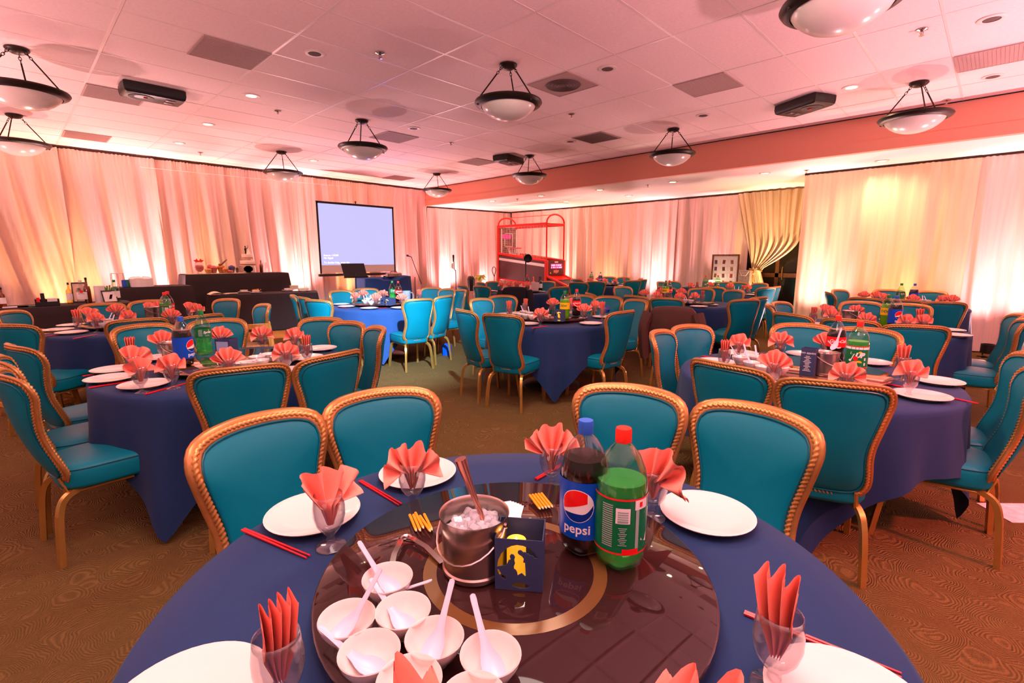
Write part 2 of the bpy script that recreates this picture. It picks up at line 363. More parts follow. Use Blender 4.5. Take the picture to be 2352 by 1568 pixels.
def text2d(body, size=1.0, shear=0.0, align='CENTER', space=1.0, bold=0.0):
    """flat lettering as vertices and faces"""
    k = (body, size, shear, align, space, bold)
    if k in _txt: return _txt[k]
    cu = bpy.data.curves.new('lettering', 'FONT'); cu.body = body; cu.size = size; cu.shear = shear; cu.align_x = align; cu.align_y = 'CENTER'; cu.space_character = space; cu.resolution_u = 3; cu.offset = bold
    o = bpy.data.objects.new('lettering', cu); S.collection.objects.link(o)
    dg = bpy.context.evaluated_depsgraph_get(); me = o.evaluated_get(dg).to_mesh()
    vs = [tuple(v.co) for v in me.vertices]; fs = [tuple(p.vertices) for p in me.polygons]
    o.evaluated_get(dg).to_mesh_clear(); bpy.data.objects.remove(o); bpy.data.curves.remove(cu)
    _txt[k] = (vs, fs); return vs, fs
def wrap(mb, vs, fs, r, ang, z, mi=0):
    """bends flat x,y artwork round a cylinder of radius r, centred on angle ang"""
    mb.add([(r*cos(ang+x/r), r*sin(ang+x/r), z+y) for x, y, *_ in vs], fs, mi)
def flat(mb, vs, fs, m, mi=0): mb.add([m @ Vector((p[0], p[1], 0)) for p in vs], fs, mi)
def strip(lo, hi, x0, x1, n=14):
    """artwork between two curves lo(x) and hi(x)"""
    vs = []; 
    for i in range(n+1):
        x = x0+(x1-x0)*i/n; vs += [(x, lo(x), 0), (x, max(lo(x), hi(x)), 0)]
    return vs, [(2*i, 2*i+2, 2*i+3, 2*i+1) for i in range(n)]
# ================================================================== ROOM
mb = MB(); mb.box(-5, -5, -.1, 14, 14, 0); floor = struct(mb.build('floor', M['carpet'], smooth=False))
mb = MB()
for k in range(12): mb.box(1.6, 9.3+.25*k, 0, 5.6, 9.3+.25*k+.246, .006)
ds = struct(mb.build('floor_parquet', M['parquet'], smooth=False)); 
# suspended ceiling: tiles and T-bars on the surveyed 4 ft x 2 ft grid
GX = [3.348+1.2192*i for i in range(-5, 5)]; GY = [3.0067+.6096*j for j in range(-9, 17)]
mb = MB(); mb.box(-5, -5, CEIL+.03, SOF+.02, 13, CEIL+.12); ceil = struct(mb.build('ceiling', M['tile'], smooth=False))
def tile_mesh(wx, wy):
    mb = MB(); mb.bbox(wx/2, wy/2, .012, wx, wy, .024, .003); return mb.mesh('ceiling_tile', M['tile'], smooth=False)
tm = tile_mesh(1.2192-.004, .6096-.004); tl = tile_mesh(SOF-GX[-1]-.004, .6096-.004)
rng = random.Random(4)
for i in range(len(GX)):
    for j in range(len(GY)-1):
        xc, yc = GX[i]+.6, GY[j]+.3
        if xc*.714+yc*.70 < 1.2: continue
        px = [pix((x, y, CEIL)) for x in (GX[i], min(GX[i]+1.22, SOF)) for y in (GY[j], GY[j]+.61) if x*.714+y*.7 > .8]
        if not px or min(p[1] for p in px) > 700 or max(p[1] for p in px) < -60 or max(p[0] for p in px) < -60 or min(p[0] for p in px) > 2412: continue
        obj('ceiling_tile', tm if i < len(GX)-1 else tl, ceil, (GX[i]+.002, GY[j]+.002, CEIL-.004+rng.uniform(0, .0015)), (rng.uniform(-.0006, .0006), rng.uniform(-.0006, .0006), 0))
for x in GX:
    mb = MB(); mb.box(x-.012, -2.6, CEIL-.0065, x+.012, 12.7, CEIL+.03); mb.build('grid_rail', M['tbar'], ceil, smooth=False)
for y in GY:
    mb = MB(); mb.box(-2.8, y-.011, CEIL-.006, SOF, y+.011, CEIL+.03); mb.build('grid_rail', M['tbar'], ceil, smooth=False)
# dropped side bay and its coral fascia
mb = MB(); mb.box(SOF+.1, -5, LOW, 14, 13, LOW+.12); low = struct(mb.build('ceiling_low', M['paint'], smooth=False))
mb = MB(); mb.box(10.6, 8.9, LOW-.012, 11.4, 9.9, LOW+.01); mb.build('access_panel', M['paint'], low, smooth=False)
mb = MB(); mb.box(SOF, -5, LOW, SOF+.1, 13, CEIL+.03); fas = struct(mb.build('wall_fascia', M['coral'], smooth=False))
mb = MB(); mb.box(SOF-.018, -5, LOW-.004, SOF+.1, 13, LOW+.15); mb.build('fascia_strip', M['coral'], fas, smooth=False)
mb = MB(); mb.box(SOF-.014, -5, CEIL-.016, SOF+.02, 13, CEIL-.004); struct(mb.build('trim_1', M['bronze'], smooth=False))
mb = MB(); mb.box(-5, 12.95, 0, 14, 13.1, CEIL+.1); struct(mb.build('wall_back', M['wallp'], smooth=False))
mb = MB(); mb.box(12.95, 4.7, 0, 13.1, 13, CEIL); mb.box(12.95, 2.6, 2.35, 13.1, 4.7, CEIL); mb.box(10.95, 2.62, 0, 13.1, 2.74, LOW); struct(mb.build('wall_right', M['wallp'], smooth=False))
mb = MB(); mb.box(10.95, -5, 0, 11.1, 2.62, LOW); struct(mb.build('wall_side', M['wallp'], smooth=False))
# dark glazed doorway behind the tied-back drape
mb = MB()
for y in (2.78, 3.1, 3.75, 4.12, 4.62): mb.box(12.9, y-.04, 0, 12.99, y+.04, 2.35)
for z in (.1, 1.05, 2.3): mb.box(12.9, 2.78, z-.05, 12.99, 4.62, z+.05)
dr = struct(mb.build('door_1', M['darkwood'], smooth=False))
for y0, y1 in ((2.82, 3.06), (3.14, 3.71), (3.79, 4.08), (4.16, 4.58)):
    for z0, z1 in ((.15, 1.0), (1.1, 2.25)):
        mb = MB(); mb.box(12.93, y0, z0, 12.96, y1, z1); mb.build('pane', M['dark'], dr, smooth=False)
mb = MB(); mb.tube([(12.86, 3.62, .95), (12.84, 3.62, 1.0), (12.84, 3.62, 1.2), (12.86, 3.62, 1.25)], .012); mb.build('handle', M['brass'], dr)
# ================================================================== CURTAINS
def curtain(name, p0, p1, z1, label, material, slant=0.0, dens=5.2, amp=.075, seed=1, z0=.02, spread=0.0, row=60):
    rnd = random.Random(seed); p0 = Vector(p0); p1 = Vector(p1); L = (p1-p0).length; d = (p1-p0)/L; nrm = Vector((d.y, -d.x))
    ks = [(dens*rnd.uniform(.55, .8), rnd.uniform(0, 6), .55), (dens*rnd.uniform(.95, 1.2), rnd.uniform(0, 6), .6), (dens*rnd.uniform(1.8, 2.3), rnd.uniform(0, 6), .28), (dens*rnd.uniform(3.4, 4.4), rnd.uniform(0, 6), .12)]
    dr = [(rnd.uniform(.15, .5), rnd.uniform(0, 6)) for _ in ks]
    nu = max(24, int(L*row)); nv = 18
    def fn(u, v):
        s = u*L; z = z0+(z1-z0)*v; dn = 1-v; a = amp*(.28+.72*min(1, dn*2.2)) 
        q = s-slant*dn*(.4+.6*dn)*(1.0+.35*sin(s*1.7+seed)); o = 0
        for (k, ph, wgt), (dk, dp) in zip(ks, dr):
            x = sin(2*PI*k*q/2.0+ph+dk*2.2*dn*sin(dp+s*.9)); o += wgt*(abs(x)**.8*(1 if x > 0 else -1))
        if v > .965: o = o*.5+.5*sin(2*PI*dens*3.2*s)
        p = p0+d*(s)+nrm*(a*o); return (p.x, p.y, z)
    mb = MB(); mb.grid(nu, nv, fn); o = mb.build(name, material, sharp=180)
    tag(o, label, 'curtain'); o['group'] = 'draped wall curtains'
    hd = MB(); hd.tube([(p0.x, p0.y, z1+.012), (p1.x, p1.y, z1+.012)], .018, 8); hd.build('curtain_rod', M['bronze'], o)
    return o
ZT = CEIL-.05
curtain('curtain', (-3.2, BACKY), (.9, BACKY), ZT, 'ivory curtain panel behind the black bar table with slanting folds', M['curtain'], slant=.45, seed=3, dens=4.6, amp=.14)
curtain('curtain', (.86, BACKY+.02), (2.35, BACKY), ZT, 'ivory curtain panel behind the paper towels with a bright glow at its foot', M['curtain'], slant=.22, seed=8, dens=5.0, amp=.14)
curtain('curtain', (2.32, BACKY+.02), (5.0, BACKY), ZT, 'ivory curtain panel behind the wedding cake table', M['curtain'], slant=.16, seed=11, dens=5.2, amp=.14)
curtain('curtain', (4.96, BACKY+.02), (7.5, BACKY), ZT, 'ivory curtain panel behind the projection screen', M['curtain'], slant=.08, seed=15, dens=5.4, amp=.12)
curtain('curtain', (7.46, BACKY+.02), (9.02, BACKY-.02), ZT, 'ivory curtain panel between the projection screen and the coral fascia', M['curtain'], slant=.08, seed=18, dens=5.4, amp=.12)
curtain('curtain', (9.05, BACKY-.04), (12.2, BACKY-.45), LOW-.04, 'ivory curtain panel under the low ceiling behind the microphone stands', M['curtain'], slant=.05, seed=21, dens=5.0, amp=.08)
curtain('curtain', (12.15, 11.9), (RX, 8.0), LOW-.04, 'pale curtain panel behind the basketball machine', M['curtain'], seed=25, dens=5.2, amp=.07)
curtain('curtain', (RX, 8.02), (RX, 6.1), LOW-.04, 'beige curtain panel between the basketball machine and the photo board', M['curtain'], seed=28, dens=5.6, amp=.07)
curtain('curtain', (RX, 6.12), (RX, 4.28), LOW-.04, 'pink curtain panel behind the photo board', M['curtain'], seed=31, dens=5.6, amp=.07)
curtain('curtain', (RFX, 2.72), (RFX, .35), LOW-.03, 'cream curtain panel right of the dark doorway', M['cream'], slant=-.05, seed=36, dens=4.2, amp=.05)
curtain('curtain', (RFX+.02, .38), (RFX, -.55), LOW-.03, 'pale curtain panel glowing behind the rearmost table at the right edge', M['curtain'], slant=.10, seed=41, dens=4.4, amp=.07)
curtain('curtain', (RFX-.1, -.45), (RFX-.25, -2.6), LOW-.03, 'salmon curtain panel at the far right edge of the picture', M['curtain'], slant=.25, seed=44, dens=3.4, amp=.06)
# tied-back drape at the doorway
def tieback():
    zt, zg = LOW-.04, 1.18
    def fn(u, v):
        z = .02+(zt-.02)*v
        if z >= zg:
            t = (z-zg)/(zt-zg); k_ = .88*sin(PI/2*min(1, t/.42))+.12*t; yl = 4.12+.42*t; yr = 3.94-.84*k_; 
        else:
            t = (zg-z)/zg; k = sin(min(1, t*1.7)*PI/2); yl = 4.12+.14*k; yr = 3.94-.16*k
        g = 1-min(1, abs(z-zg)/.5); y = yl+(yr-yl)*u
        o = (.05-.03*g)*sin(u*2*PI*8+.6*sin(v*5))+.02*sin(u*2*PI*19+1)
        return (RX-.12+o, y, z)
    mb = MB(); mb.grid(120, 30, fn); o = mb.build('tied_curtain', M['cream'], sharp=180)
    tag(o, 'cream curtain gathered to one side by a gold tasselled tieback', 'curtain')
    t = MB(); t.tube([(RX-.12+.09*cos(a), 4.03+.13*sin(a), zg+.02*sin(a)) for a in [2*PI*k/16 for k in range(16)]], .022, 8, closed=True); t.build('tieback', M['rope'], o)
    t = MB(); t.lathe([(.004, .0), (.022, -.03), (.03, -.06), (.02, -.08), (.03, -.1), (.042, -.24), (.04, -.25)], 12, (RX-.26, 4.03, zg-.02)); t.build('tassel', M['rope'], o)
tieback()
# ================================================================== CEILING FITTINGS
def pendant():
    r = empty('pendant_lamp', label='p', cat='pendant lamp', group='bowl pendant lamps')
    b = MB(); b.lathe([(.006, 0), (.095, 0), (.095, -.012), (.08, -.028), (.05, -.045), (.02, -.05)], 28); b.build('canopy', M['bronze'], r)
    zr = -.375; rr = .35
    b = MB(); b.lathe([(rr-.05, zr), (rr-.02, zr+.012), (rr+.005, zr+.008), (rr+.012, zr-.008), (rr-.004, zr-.03), (rr-.03, zr-.045), (rr-.055, zr-.05), (rr-.055, zr-.035), (rr-.05, zr)], 56, cap0=False, cap1=False); b.build('rim', M['bronze'], r)
    b = MB(); b.lathe([(.001, zr-.185), (.06, zr-.181), (.12, zr-.168), (.18, zr-.145), (.23, zr-.112), (.27, zr-.075), (.293, zr-.04), (.297, zr-.03)], 48, cap1=False); b.build('bowl', M['opal'], r, sharp=180)
    for k in range(3):
        a = 2*PI*k/3+.5; p0 = Vector((.07*cos(a), .07*sin(a), -.03)); p1 = Vector(((rr-.02)*cos(a), (rr-.02)*sin(a), zr+.01)); pm = p0.lerp(p1, .2)
        b = MB(); b.tube([pm, p1], .0075, 8); rod = b.build('rod', M['bronze'], r)
        b = MB(); d = (pm-p0)/3
        for q in range(3):
            c = p0+d*(q+.5); e1 = d.normalized(); e2 = Vector((-sin(a), cos(a), 0)) if q % 2 else e1.cross(Vector((-sin(a), cos(a), 0)))
            b.tube([c+e1*cos(t)*d.length*.7+e2*sin(t)*.011 for t in [2*PI*m/10 for m in range(10)]], .0035, 5, closed=True)
        b.build('chain', M['bronze'], rod)
        b = MB(); b.lathe([(.001, -.02), (.012, -.015), (.012, 0), (.006, .006)], 10, (p1.x*1.01, p1.y*1.01, zr-.03)); b.build('finial', M['bronze'], rod)
    return r
pd = pendant()
PEND = [((3.98, 3.95), 'hanging in the middle of the room'), ((.33, 7.1), 'larger of the two at the left edge'), ((.34, 10.3), 'smaller one at the left edge'),
        ((3.98, 10.12), 'hanging before the curtain left of the screen'), ((3.97, 7.02), 'hanging above the blue-lit table by the screen'), ((7.6, 10.0), 'hanging beside the end of the coral fascia'),
        ((7.6, 6.95), 'hanging above the table before the basketball machine'), ((7.68, 3.93), 'hanging before the middle of the coral fascia'), ((7.72, .9), 'hanging at the right before the coral fascia'),
        ((4.0, .92), 'largest, cut off by the picture top')]
for k, ((x, y), t) in enumerate(PEND):
    l = 'opal bowl pendant lamp with bronze rim, '+t
    if k == 0: pd.location = (x, y, CEIL-.01); pd['label'] = l
    else: dup(pd, (x, y, CEIL-.01), k*.9, l)
# recessed lights
def downlight(on):
    r = empty('downlight', label='d', cat='ceiling light', group='lit recessed downlights' if on else 'unlit recessed downlights')
    b = MB(); b.lathe([(.062, -.004), (.088, -.007), (.098, -.003), (.098, .004), (.062, .004)], 28, cap0=False, cap1=False); b.build('trim_ring', M['trimw'], r)
    b = MB(); b.lathe([(.001, -.001), (.062, -.002), (.064, .003), (.001, .004)] if on else [(.001, -.0005), (.03, -.006), (.045, -.002), (.063, .001), (.001, .004)], 24); b.build('lens', M['lampon'] if on else M['ventd'], r)  # unlit ones: shade of the recess painted as a dark disc
    return r
dl = downlight(True); dls = ['first', 'second', 'third']
DT = ['nearest lit downlight of the left row', 'middle lit downlight of the left row', 'farthest lit downlight of the left row', 'lit downlight above the projection screen', 'lit downlight beside the right ceiling speaker',
      'lit downlight under the low ceiling before the tied curtain', 'lit downlight under the low ceiling, second from the tied curtain in the front row', 'lit downlight under the low ceiling, third in the front row', 'lit downlight under the low ceiling, fourth in the front row', 'lit downlight under the low ceiling, nearest the inner corner',
      'lit downlight of the back row behind the basketball machine', 'lit downlight of the back row by the pale curtain', 'lit downlight washing the cream curtain with yellow light']
for k, ((x, y, z, e), t) in enumerate(zip(DOWN, DT)):
    if k == 0: dl.location = (x, y, z-.008); dl['label'] = 'round '+t
    else: dup(dl, (x, y, z-.008), 0, 'round '+t)
d0 = downlight(False); OFF = [(723, 123), (1395, 158), (2278, 44), (2280, 176), (950, 295), (1310, 325), (1615, 265)]
OT = ['above the left tables beside a sprinkler', 'right of the round diffuser', 'at the top right corner, the larger one', 'at the right edge by the coral fascia', 'behind the middle pendant', 'near the dark vent by the low ceiling', 'left of the right ceiling speaker']
for k, (p, t) in enumerate(zip(OFF, OT)):
    q = at(p[0], p[1], CEIL-.008); l = 'unlit white recessed downlight '+t
    if k == 0: d0.location = q; d0['label'] = l
    else: dup(d0, q, 0, l)
# sprinklers
sp = empty('sprinkler', label='s', cat='sprinkler', group='ceiling sprinklers')
b = MB(); b.lathe([(.045, 0), (.045, -.004), (.02, -.012), (.012, -.014), (.012, 0)], 18, cap0=False, cap1=False); b.build('escutcheon', M['steelp'], sp)
b = MB(); b.lathe([(.006, 0), (.006, -.045), (.02, -.048), (.02, -.051), (.001, -.052)], 12)
b.tube([(.012, 0, -.014), (.016, 0, -.03), (.004, 0, -.046)], .003, 6); b.tube([(-.012, 0, -.014), (-.016, 0, -.03), (-.004, 0, -.046)], .003, 6); b.build('sprinkler_head', M['steelp'], sp)
SPR = [((873, 122), 'above the left tables with a blue sheen'), ((638, 255), 'beside the first lit downlight'), ((1313, 262), 'right of the middle pendant'), ((1036, 328), 'behind the middle pendant'), ((2118, 68), 'beside the cut-off pendant at the top'), ((2175, 230), 'by the right pendant and coral fascia'), ((460, 350), 'near the left curtain')]
for k, (p, t) in enumerate(SPR):
    q = at(p[0], p[1], CEIL-.008); l = 'small chrome sprinkler head '+t
    if k == 0: sp.location = q; sp['label'] = l
    else: dup(sp, q, .6*k, l)
for k, (x, y) in enumerate([(9.6, 9.2), (9.75, 5.5), (10.1, 2.6)]):
    dup(sp, (x, y, LOW-.002), k, 'small sprinkler head on the low ceiling '+['by the inner corner', 'in the middle', 'near the tied curtain'][k])
# air vents (2 ft grilles)
def vent(rnd):
    r = empty('ceiling_vent', label='v', cat='vent', group='ceiling air vents')
    b = MB(); b.box(-.3, -.3, -.006, .3, -.285, .004); b.box(-.3, .285, -.006, .3, .3, .004); b.box(-.3, -.285, -.006, -.285, .285, .004); b.box(.285, -.285, -.006, .3, .285, .004); b.build('frame', M['vent'], r, smooth=False)
    b = MB(); b.box(-.285, -.285, -.003, .285, .285, .003); b.build('grille_plate', M['vent'] if rnd != 2 else M['ventd'], r, smooth=False)
    b = MB()
    if rnd == 1:
        for q in (.06, .1, .14, .18): b.lathe([(q, -.004), (q+.014, -.016), (q+.03, -.004)], 32, cap0=False, cap1=False)
        b.lathe([(.001, -.01), (.05, -.004)], 24, cap1=False)
        b.build('diffuser', M['ventd'], r)
    else:
        for q in range(18): b.box(-.28, -.277+q*.0315, -.006, .28, -.277+q*.0315+.012, -.002)
        b.build('louvre', M['vent'] if rnd == 0 else M['ventd'], r, smooth=False)['kind'] = 'stuff'
    return r
V = [vent(0), vent(1), vent(2)]; used = set()
for p, kd, t in [((525, 118), 0, 'square grey vent nearest the left lamps'), ((265, 222), 0, 'square grey vent beside the left ceiling speaker'), ((203, 316), 0, 'square grey vent close to the left curtain'), ((1297, 182), 1, 'square vent with a round diffuser right of the middle pendant'),
                 ((1632, 191), 0, 'square grey vent right of the round diffuser'), ((1375, 308), 2, 'dark square vent before the coral fascia'), ((1098, 365), 0, 'pale square vent beside the far ceiling speaker'), ((880, 321), 0, 'square vent with purple light by the screen pendant'), ((2290, 137), 0, 'square grey vent at the right edge'), ((905, 403), 0, 'pale square vent nearest the projection screen')]:
    q = at(p[0], p[1], CEIL-.008); q.x = GX[0]+.305+.6096*round((q.x-GX[0]-.305)/.6096); q.y = GY[0]+.305+.6096*round((q.y-GY[0]-.305)/.6096); q.z = CEIL-.01
    if kd in used: dup(V[kd], q, 0, t)
    else: V[kd].location = q; V[kd]['label'] = t; used.add(kd)
# black loudspeakers on the ceiling
def ceilspk():
    r = empty('ceiling_speaker', label='x', cat='speaker', group='ceiling loudspeakers')
    b = MB(); pr = catmull([(-.31, -.13, 0), (-.25, -.18, 0), (.25, -.18, 0), (.31, -.13, 0), (.31, .13, 0), (.25, .18, 0), (-.25, .18, 0), (-.31, .13, 0)], 5, True); n = len(pr)
    vs = []
    for sc, z in ((1, 0), (1, -.06), (.97, -.1), (.9, -.115)): vs += [(p.x*sc, p.y*sc, z) for p in pr]
    fs = [(i*n+k, (i+1)*n+k, (i+1)*n+(k+1) % n, i*n+(k+1) % n) for i in range(3) for k in range(n)]+[tuple(3*n+k for k in range(n-1, -1, -1)), tuple(range(n))]
    b.add(vs, fs); b.build('cabinet', M['blackp'], r)
    b = MB(); b.lathe([(.001, -.105), (.04, -.112), (.1, -.118), (.125, -.122), (.13, -.112)], 28, (-.12, 0, 0), cap1=False); b.build('woofer', mat('speaker_cone', (50, 36, 36), .6), r)
    b = MB(); b.bbox(.16, .05, -.117, .1, .08, .012, .004); b.bbox(.16, -.06, -.117, .1, .08, .012, .004); b.build('horn', mat('speaker_horn', (96, 74, 70), .4), r)
    b = MB(); b.box(-.1, -.02, -.126, -.06, .0, -.116); b.build('badge', M['lred'], r)
    return r
cs = ceilspk()
for k, (p, rz, t) in enumerate([((350, 205), .0, 'over the left tables beside a grey vent'), ((1848, 232), 1.1, 'at the right before the coral fascia'), ((1168, 361), .2, 'at the far end beside a pendant')]):
    q = at(p[0], p[1], CEIL-.012); l = 'black loudspeaker fixed flat on the ceiling '+t
    if k == 0: cs.location = q; cs.rotation_euler = (0, 0, rz); cs['label'] = l
    else: dup(cs, q, rz, l)
# uplighter cans on the floor
def can():
    r = empty('uplighter', label='u', cat='uplighter', group='floor uplighters')
    b = MB(); b.lathe([(.06, .06), (.085, .07), (.085, .2), (.07, .2), (.065, .08)], 20, cap1=False); b.build('can', M['blackp'], r)
    b = MB(); b.tube([(-.095, 0, .14), (-.1, 0, .02), (-.07, .0, .008), (.07, 0, .008), (.1, 0, .02), (.095, 0, .14)], .008, 6); b.tube([(-.06, -.09, .006), (.06, .09, .006)], .008, 6); b.tube([(.06, -.09, .006), (-.06, .09, .006)], .008, 6); b.build('yoke', M['blackp'], r)
    return r
cn = can()
PL = ['left of the black bar', 'behind the bar, amber', 'behind the second bar table', 'behind the dessert bowls', 'right of the cake table', 'behind the screen', 'right of the screen', 'behind the microphone stands', 'left of the basketball machine', 'behind the basketball machine', 'right of the basketball machine', 'by the pale curtain', 'behind the photo board', 'left of the tied curtain', 'added before the tied curtain to brighten it', 'at the edge of the cream curtain by the doorway', 'behind the rearmost table', 'by the blue cloth at the right edge', 'at the far right edge']
for k, (x, y, ax, ay, c, e) in enumerate(UP):
    l = 'black floor uplighter '+PL[k]
    if k == 0: cn.location = (x, y, 0); cn['label'] = l
    else: dup(cn, (x, y, 0), .4*k, l)
# ================================================================== BANQUET CHAIR
BZ = .402
def backpt(x, h, dy=0.0, off=0.0):
    t = h/.532
    return Vector((x, -.205-.125*t-.02*sin(PI*t)+.060*(x/.2)**2*(.6+.4*t)-.02*max(0, t-.8)/.2+dy, BZ+h))
half = [(0, 0), (.10, 0), (.148, .012), (.171, .05), (.170, .11), (.160, .19), (.163, .26), (.181, .34), (.201, .42), (.207, .465), (.194, .505), (.152, .524), (.08, .531), (0, .533)]
outl = [(x, h, 0) for x, h in half]+[(-x, h, 0) for x, h in half[-2:0:-1]]
oc = catmull(outl, 8, True)
def chair():
    r = empty('banquet_chair', label='c', cat='chair')
    ring = resample(oc, 56); cen = Vector((0, .27, 0)); b = MB(); n = len(ring)
    for side in (1, -1):
        vs = []
        for sc, bl in ((.985, .004), (.93, .016), (.84, .024), (.6, .029), (.3, .031)):
            for p in ring:
                q = cen+(p-cen)*sc
                if sc < .98: q.x = p.x*sc
                vs.append(backpt(q.x, q.y, side*bl))
        vs.append(backpt(0, cen.y, side*.032)); fs = []
        for i in range(4):
            for k in range(n):
                f = (i*n+k, i*n+(k+1) % n, (i+1)*n+(k+1) % n, (i+1)*n+k); fs.append(f[::-1] if side > 0 else f)
        fs += [((4*n+k, 4*n+(k+1) % n, 5*n) if side < 0 else (5*n, 4*n+(k+1) % n, 4*n+k)) for k in range(n)]
        b.add(vs, fs)
    back = b.build('backrest', M['teal'], r, sharp=80)
    b = MB(); 
    for side in (.019, -.019): b.tube([backpt(p.x*.915, .27+(p.y-.27)*.945, side) for p in resample(oc, 64)], .0035, 5, closed=True)
    b.build('piping', M['tealpipe'], back)
    pts = [backpt(p.x, p.y) for p in resample(oc, 96)]
    sec = [(.019, .0), (.017, .012), (.009, .019), (-.009, .019), (-.017, .012), (-.019, 0), (-.017, -.012), (-.009, -.019), (.009, -.019), (.017, -.012)]
    b = MB(); b.tube(pts, 1.0, closed=True, sec=[(x*.50, y*1.22) for x, y in sec], up=(0, 1, 0)); fr = b.build('back_frame', M['gold'], r, sharp=70)
    rp = resample(oc, 520); b = MB()
    for side in (-.0075, .0075):
        b.tube([backpt(p.x*1.0, .266+(p.y-.266)*1.0, side) for p in rp], 0.0092, 7, closed=True, up=(0, 1, 0), mod=lambda th, i: 1+.30*cos(2*th-2*PI*i*2/9.4545))
    b.build('rope_moulding', M['rope'], fr, sharp=180)
    # seat
    def se(a, wx, wy, e=4.5):
        c, s_ = cos(a), sin(a); return (abs(c)**(2/e))*wx*(1 if c > 0 else -1), (abs(s_)**(2/e))*wy*(1 if s_ > 0 else -1)
    b = MB(); n = 44; vs = []; pr = [(.88, .352), (.96, .357), (1.0, .375), (1.0, .43), (.985, .452), (.95, .464), (.85, .472), (.6, .480), (.3, .484)]
    for sc, z in pr:
        for k in range(n):
            x, y = se(2*PI*k/n, .205*sc, .235*sc); x *= 1+.10*(y/.235)*.6; vs.append((x, y+.015, z))
    vs.append((0, .015, .485)); fs = [(i*n+k, i*n+(k+1) % n, (i+1)*n+(k+1) % n, (i+1)*n+k) for i in range(len(pr)-1) for k in range(n)]
    fs.append(tuple(range(n-1, -1, -1))); fs += [((len(pr)-1)*n+k, (len(pr)-1)*n+(k+1) % n, len(pr)*n) for k in range(n)]
    b.add(vs, fs); seat = b.build('seat', M['teal'], r, sharp=80)
    b = MB(); pp = []
    for k in range(n):
        x, y = se(2*PI*k/n, .202, .232); x *= 1+.06*(y/.235); pp.append((x, y+.015, .455))
    b.tube(pp, .0042, 5, closed=True); b.build('piping', M['tealpipe'], seat)
    q = [(.0125, .0125), (-.0125, .0125), (-.0125, -.0125), (.0125, -.0125)]
    for sx in (-1, 1):
        b = MB(); b.tube(catmull([(sx*.13, -.10, .350), (sx*.15, -.165, .345), (sx*.168, -.215, .318), (sx*.178, -.238, .26), (sx*.186, -.25, .16), (sx*.194, -.262, .0)], 5), 1.0, sec=q); b.build('leg', M['brass'], r, sharp=30)
        b = MB(); b.tube(catmull([(sx*.14, .06, .350), (sx*.165, .13, .345), (sx*.184, .175, .318), (sx*.192, .196, .26), (sx*.2, .212, .16), (sx*.21, .232, .0)], 5), 1.0, sec=q); b.build('leg', M['brass'], r, sharp=30)
    b = MB(); b.tube([(-.14, -.215, .42), (-.15, -.19, .34), (-.165, .15, .338), (.165, .15, .338), (.15, -.19, .34), (.14, -.215, .42)], .009, 6); b.build('stretcher', M['brass'], r)
    return r
CH = chair()
# ================================================================== TABLE PROTOTYPES
TZ = .764; SZ = .802; TR = .715
def round_table():
    r = empty('round_table', label='t', cat='table', group='round banquet tables')
    b = MB(); b.lathe([(.001, .735), (TR-.02, .735), (TR-.012, .742), (TR-.012, .752), (TR-.02, .757), (.001, .757)], 48); b.build('tabletop', M['darkwood'], r)
    b = MB(); b.lathe([(.045, .03), (.045, .70), (.22, .735)], 20, cap0=False); b.build('pedestal', M['blackp'], r)
    b = MB(); b.lathe([(.335, 0), (.34, .012), (.32, .03), (.12, .045), (.05, .07)], 40); b.build('base', mat('table_base', (70, 60, 54), .35, metal=.4), r)
    return r
TB = round_table()
def cloth(name, phase, seed, s=1.03, R0=TR, material=None):
    rnd = random.Random(seed); nw = rnd.choice((11, 12, 13)); ph = [rnd.uniform(0, 6) for _ in range(4)]
    def drop(a):
        c = max(abs(cos(a-phase)), abs(sin(a-phase))); return min(s/c-R0, .745)
    def fn(u, v):
        a = 2*PI*u
        if v < .3: 
            r = R0*(v/.3); return (r*cos(a), r*sin(a), TZ+.0015*sin(3*a+ph[0])*(v/.3)**2)
        t = (v-.3)/.7; d = drop(a); z = TZ-d*max(0, t-.03)/.97
        fold = sin(nw*a+ph[1])*.55+sin((nw*2-3)*a+ph[2])*.3+sin(5*a+ph[3])*.3
        q = max(0, t-.02)*d; r = R0+.016*min(1, t*14)+q*(.07+.02*sin(3*a+ph[0]))+fold*.085*q
        return (r*cos(a), r*sin(a), max(z, .012))
    b = MB(); b.grid(150, 24, fn, closeu=True); return b.mesh(name, material or M['navy'], sharp=180)
def susan(topmat, ringed):
    r = empty('lazy_susan', label='l', cat='turntable', group='revolving glass centre trays')
    b = MB(); b.lathe([(.17, -.036), (.19, -.034), (.19, -.018), (.05, -.014)], 40, cap1=False); b.build('turntable_base', M['ring'], r)
    b = MB(); b.lathe([(.001, -.012), (.404, -.012), (.409, -.009), (.409, -.003), (.405, 0), (.001, 0)], 72); b.build('glass_top', topmat, r)
    if ringed:
        b = MB(); b.lathe([(.168, .0002), (.168, .0006), (.196, .0006), (.196, .0002)], 72, cap0=False, cap1=False); b.build('gold_band', M['ring'], r)
    return r
LZ = susan(M['smoke'], True); LZ2 = susan(M['mirror'], False)
def plate():
    b = MB(); b.lathe([(.001, .004), (.062, .004), (.066, .0), (.072, .0), (.078, .006), (.112, .016), (.121, .019), (.122, .0215), (.119, .022), (.108, .018), (.08, .0105), (.068, .008), (.001, .0075)], 44); return b.mesh('plate', M['white'])
PLATE = plate()
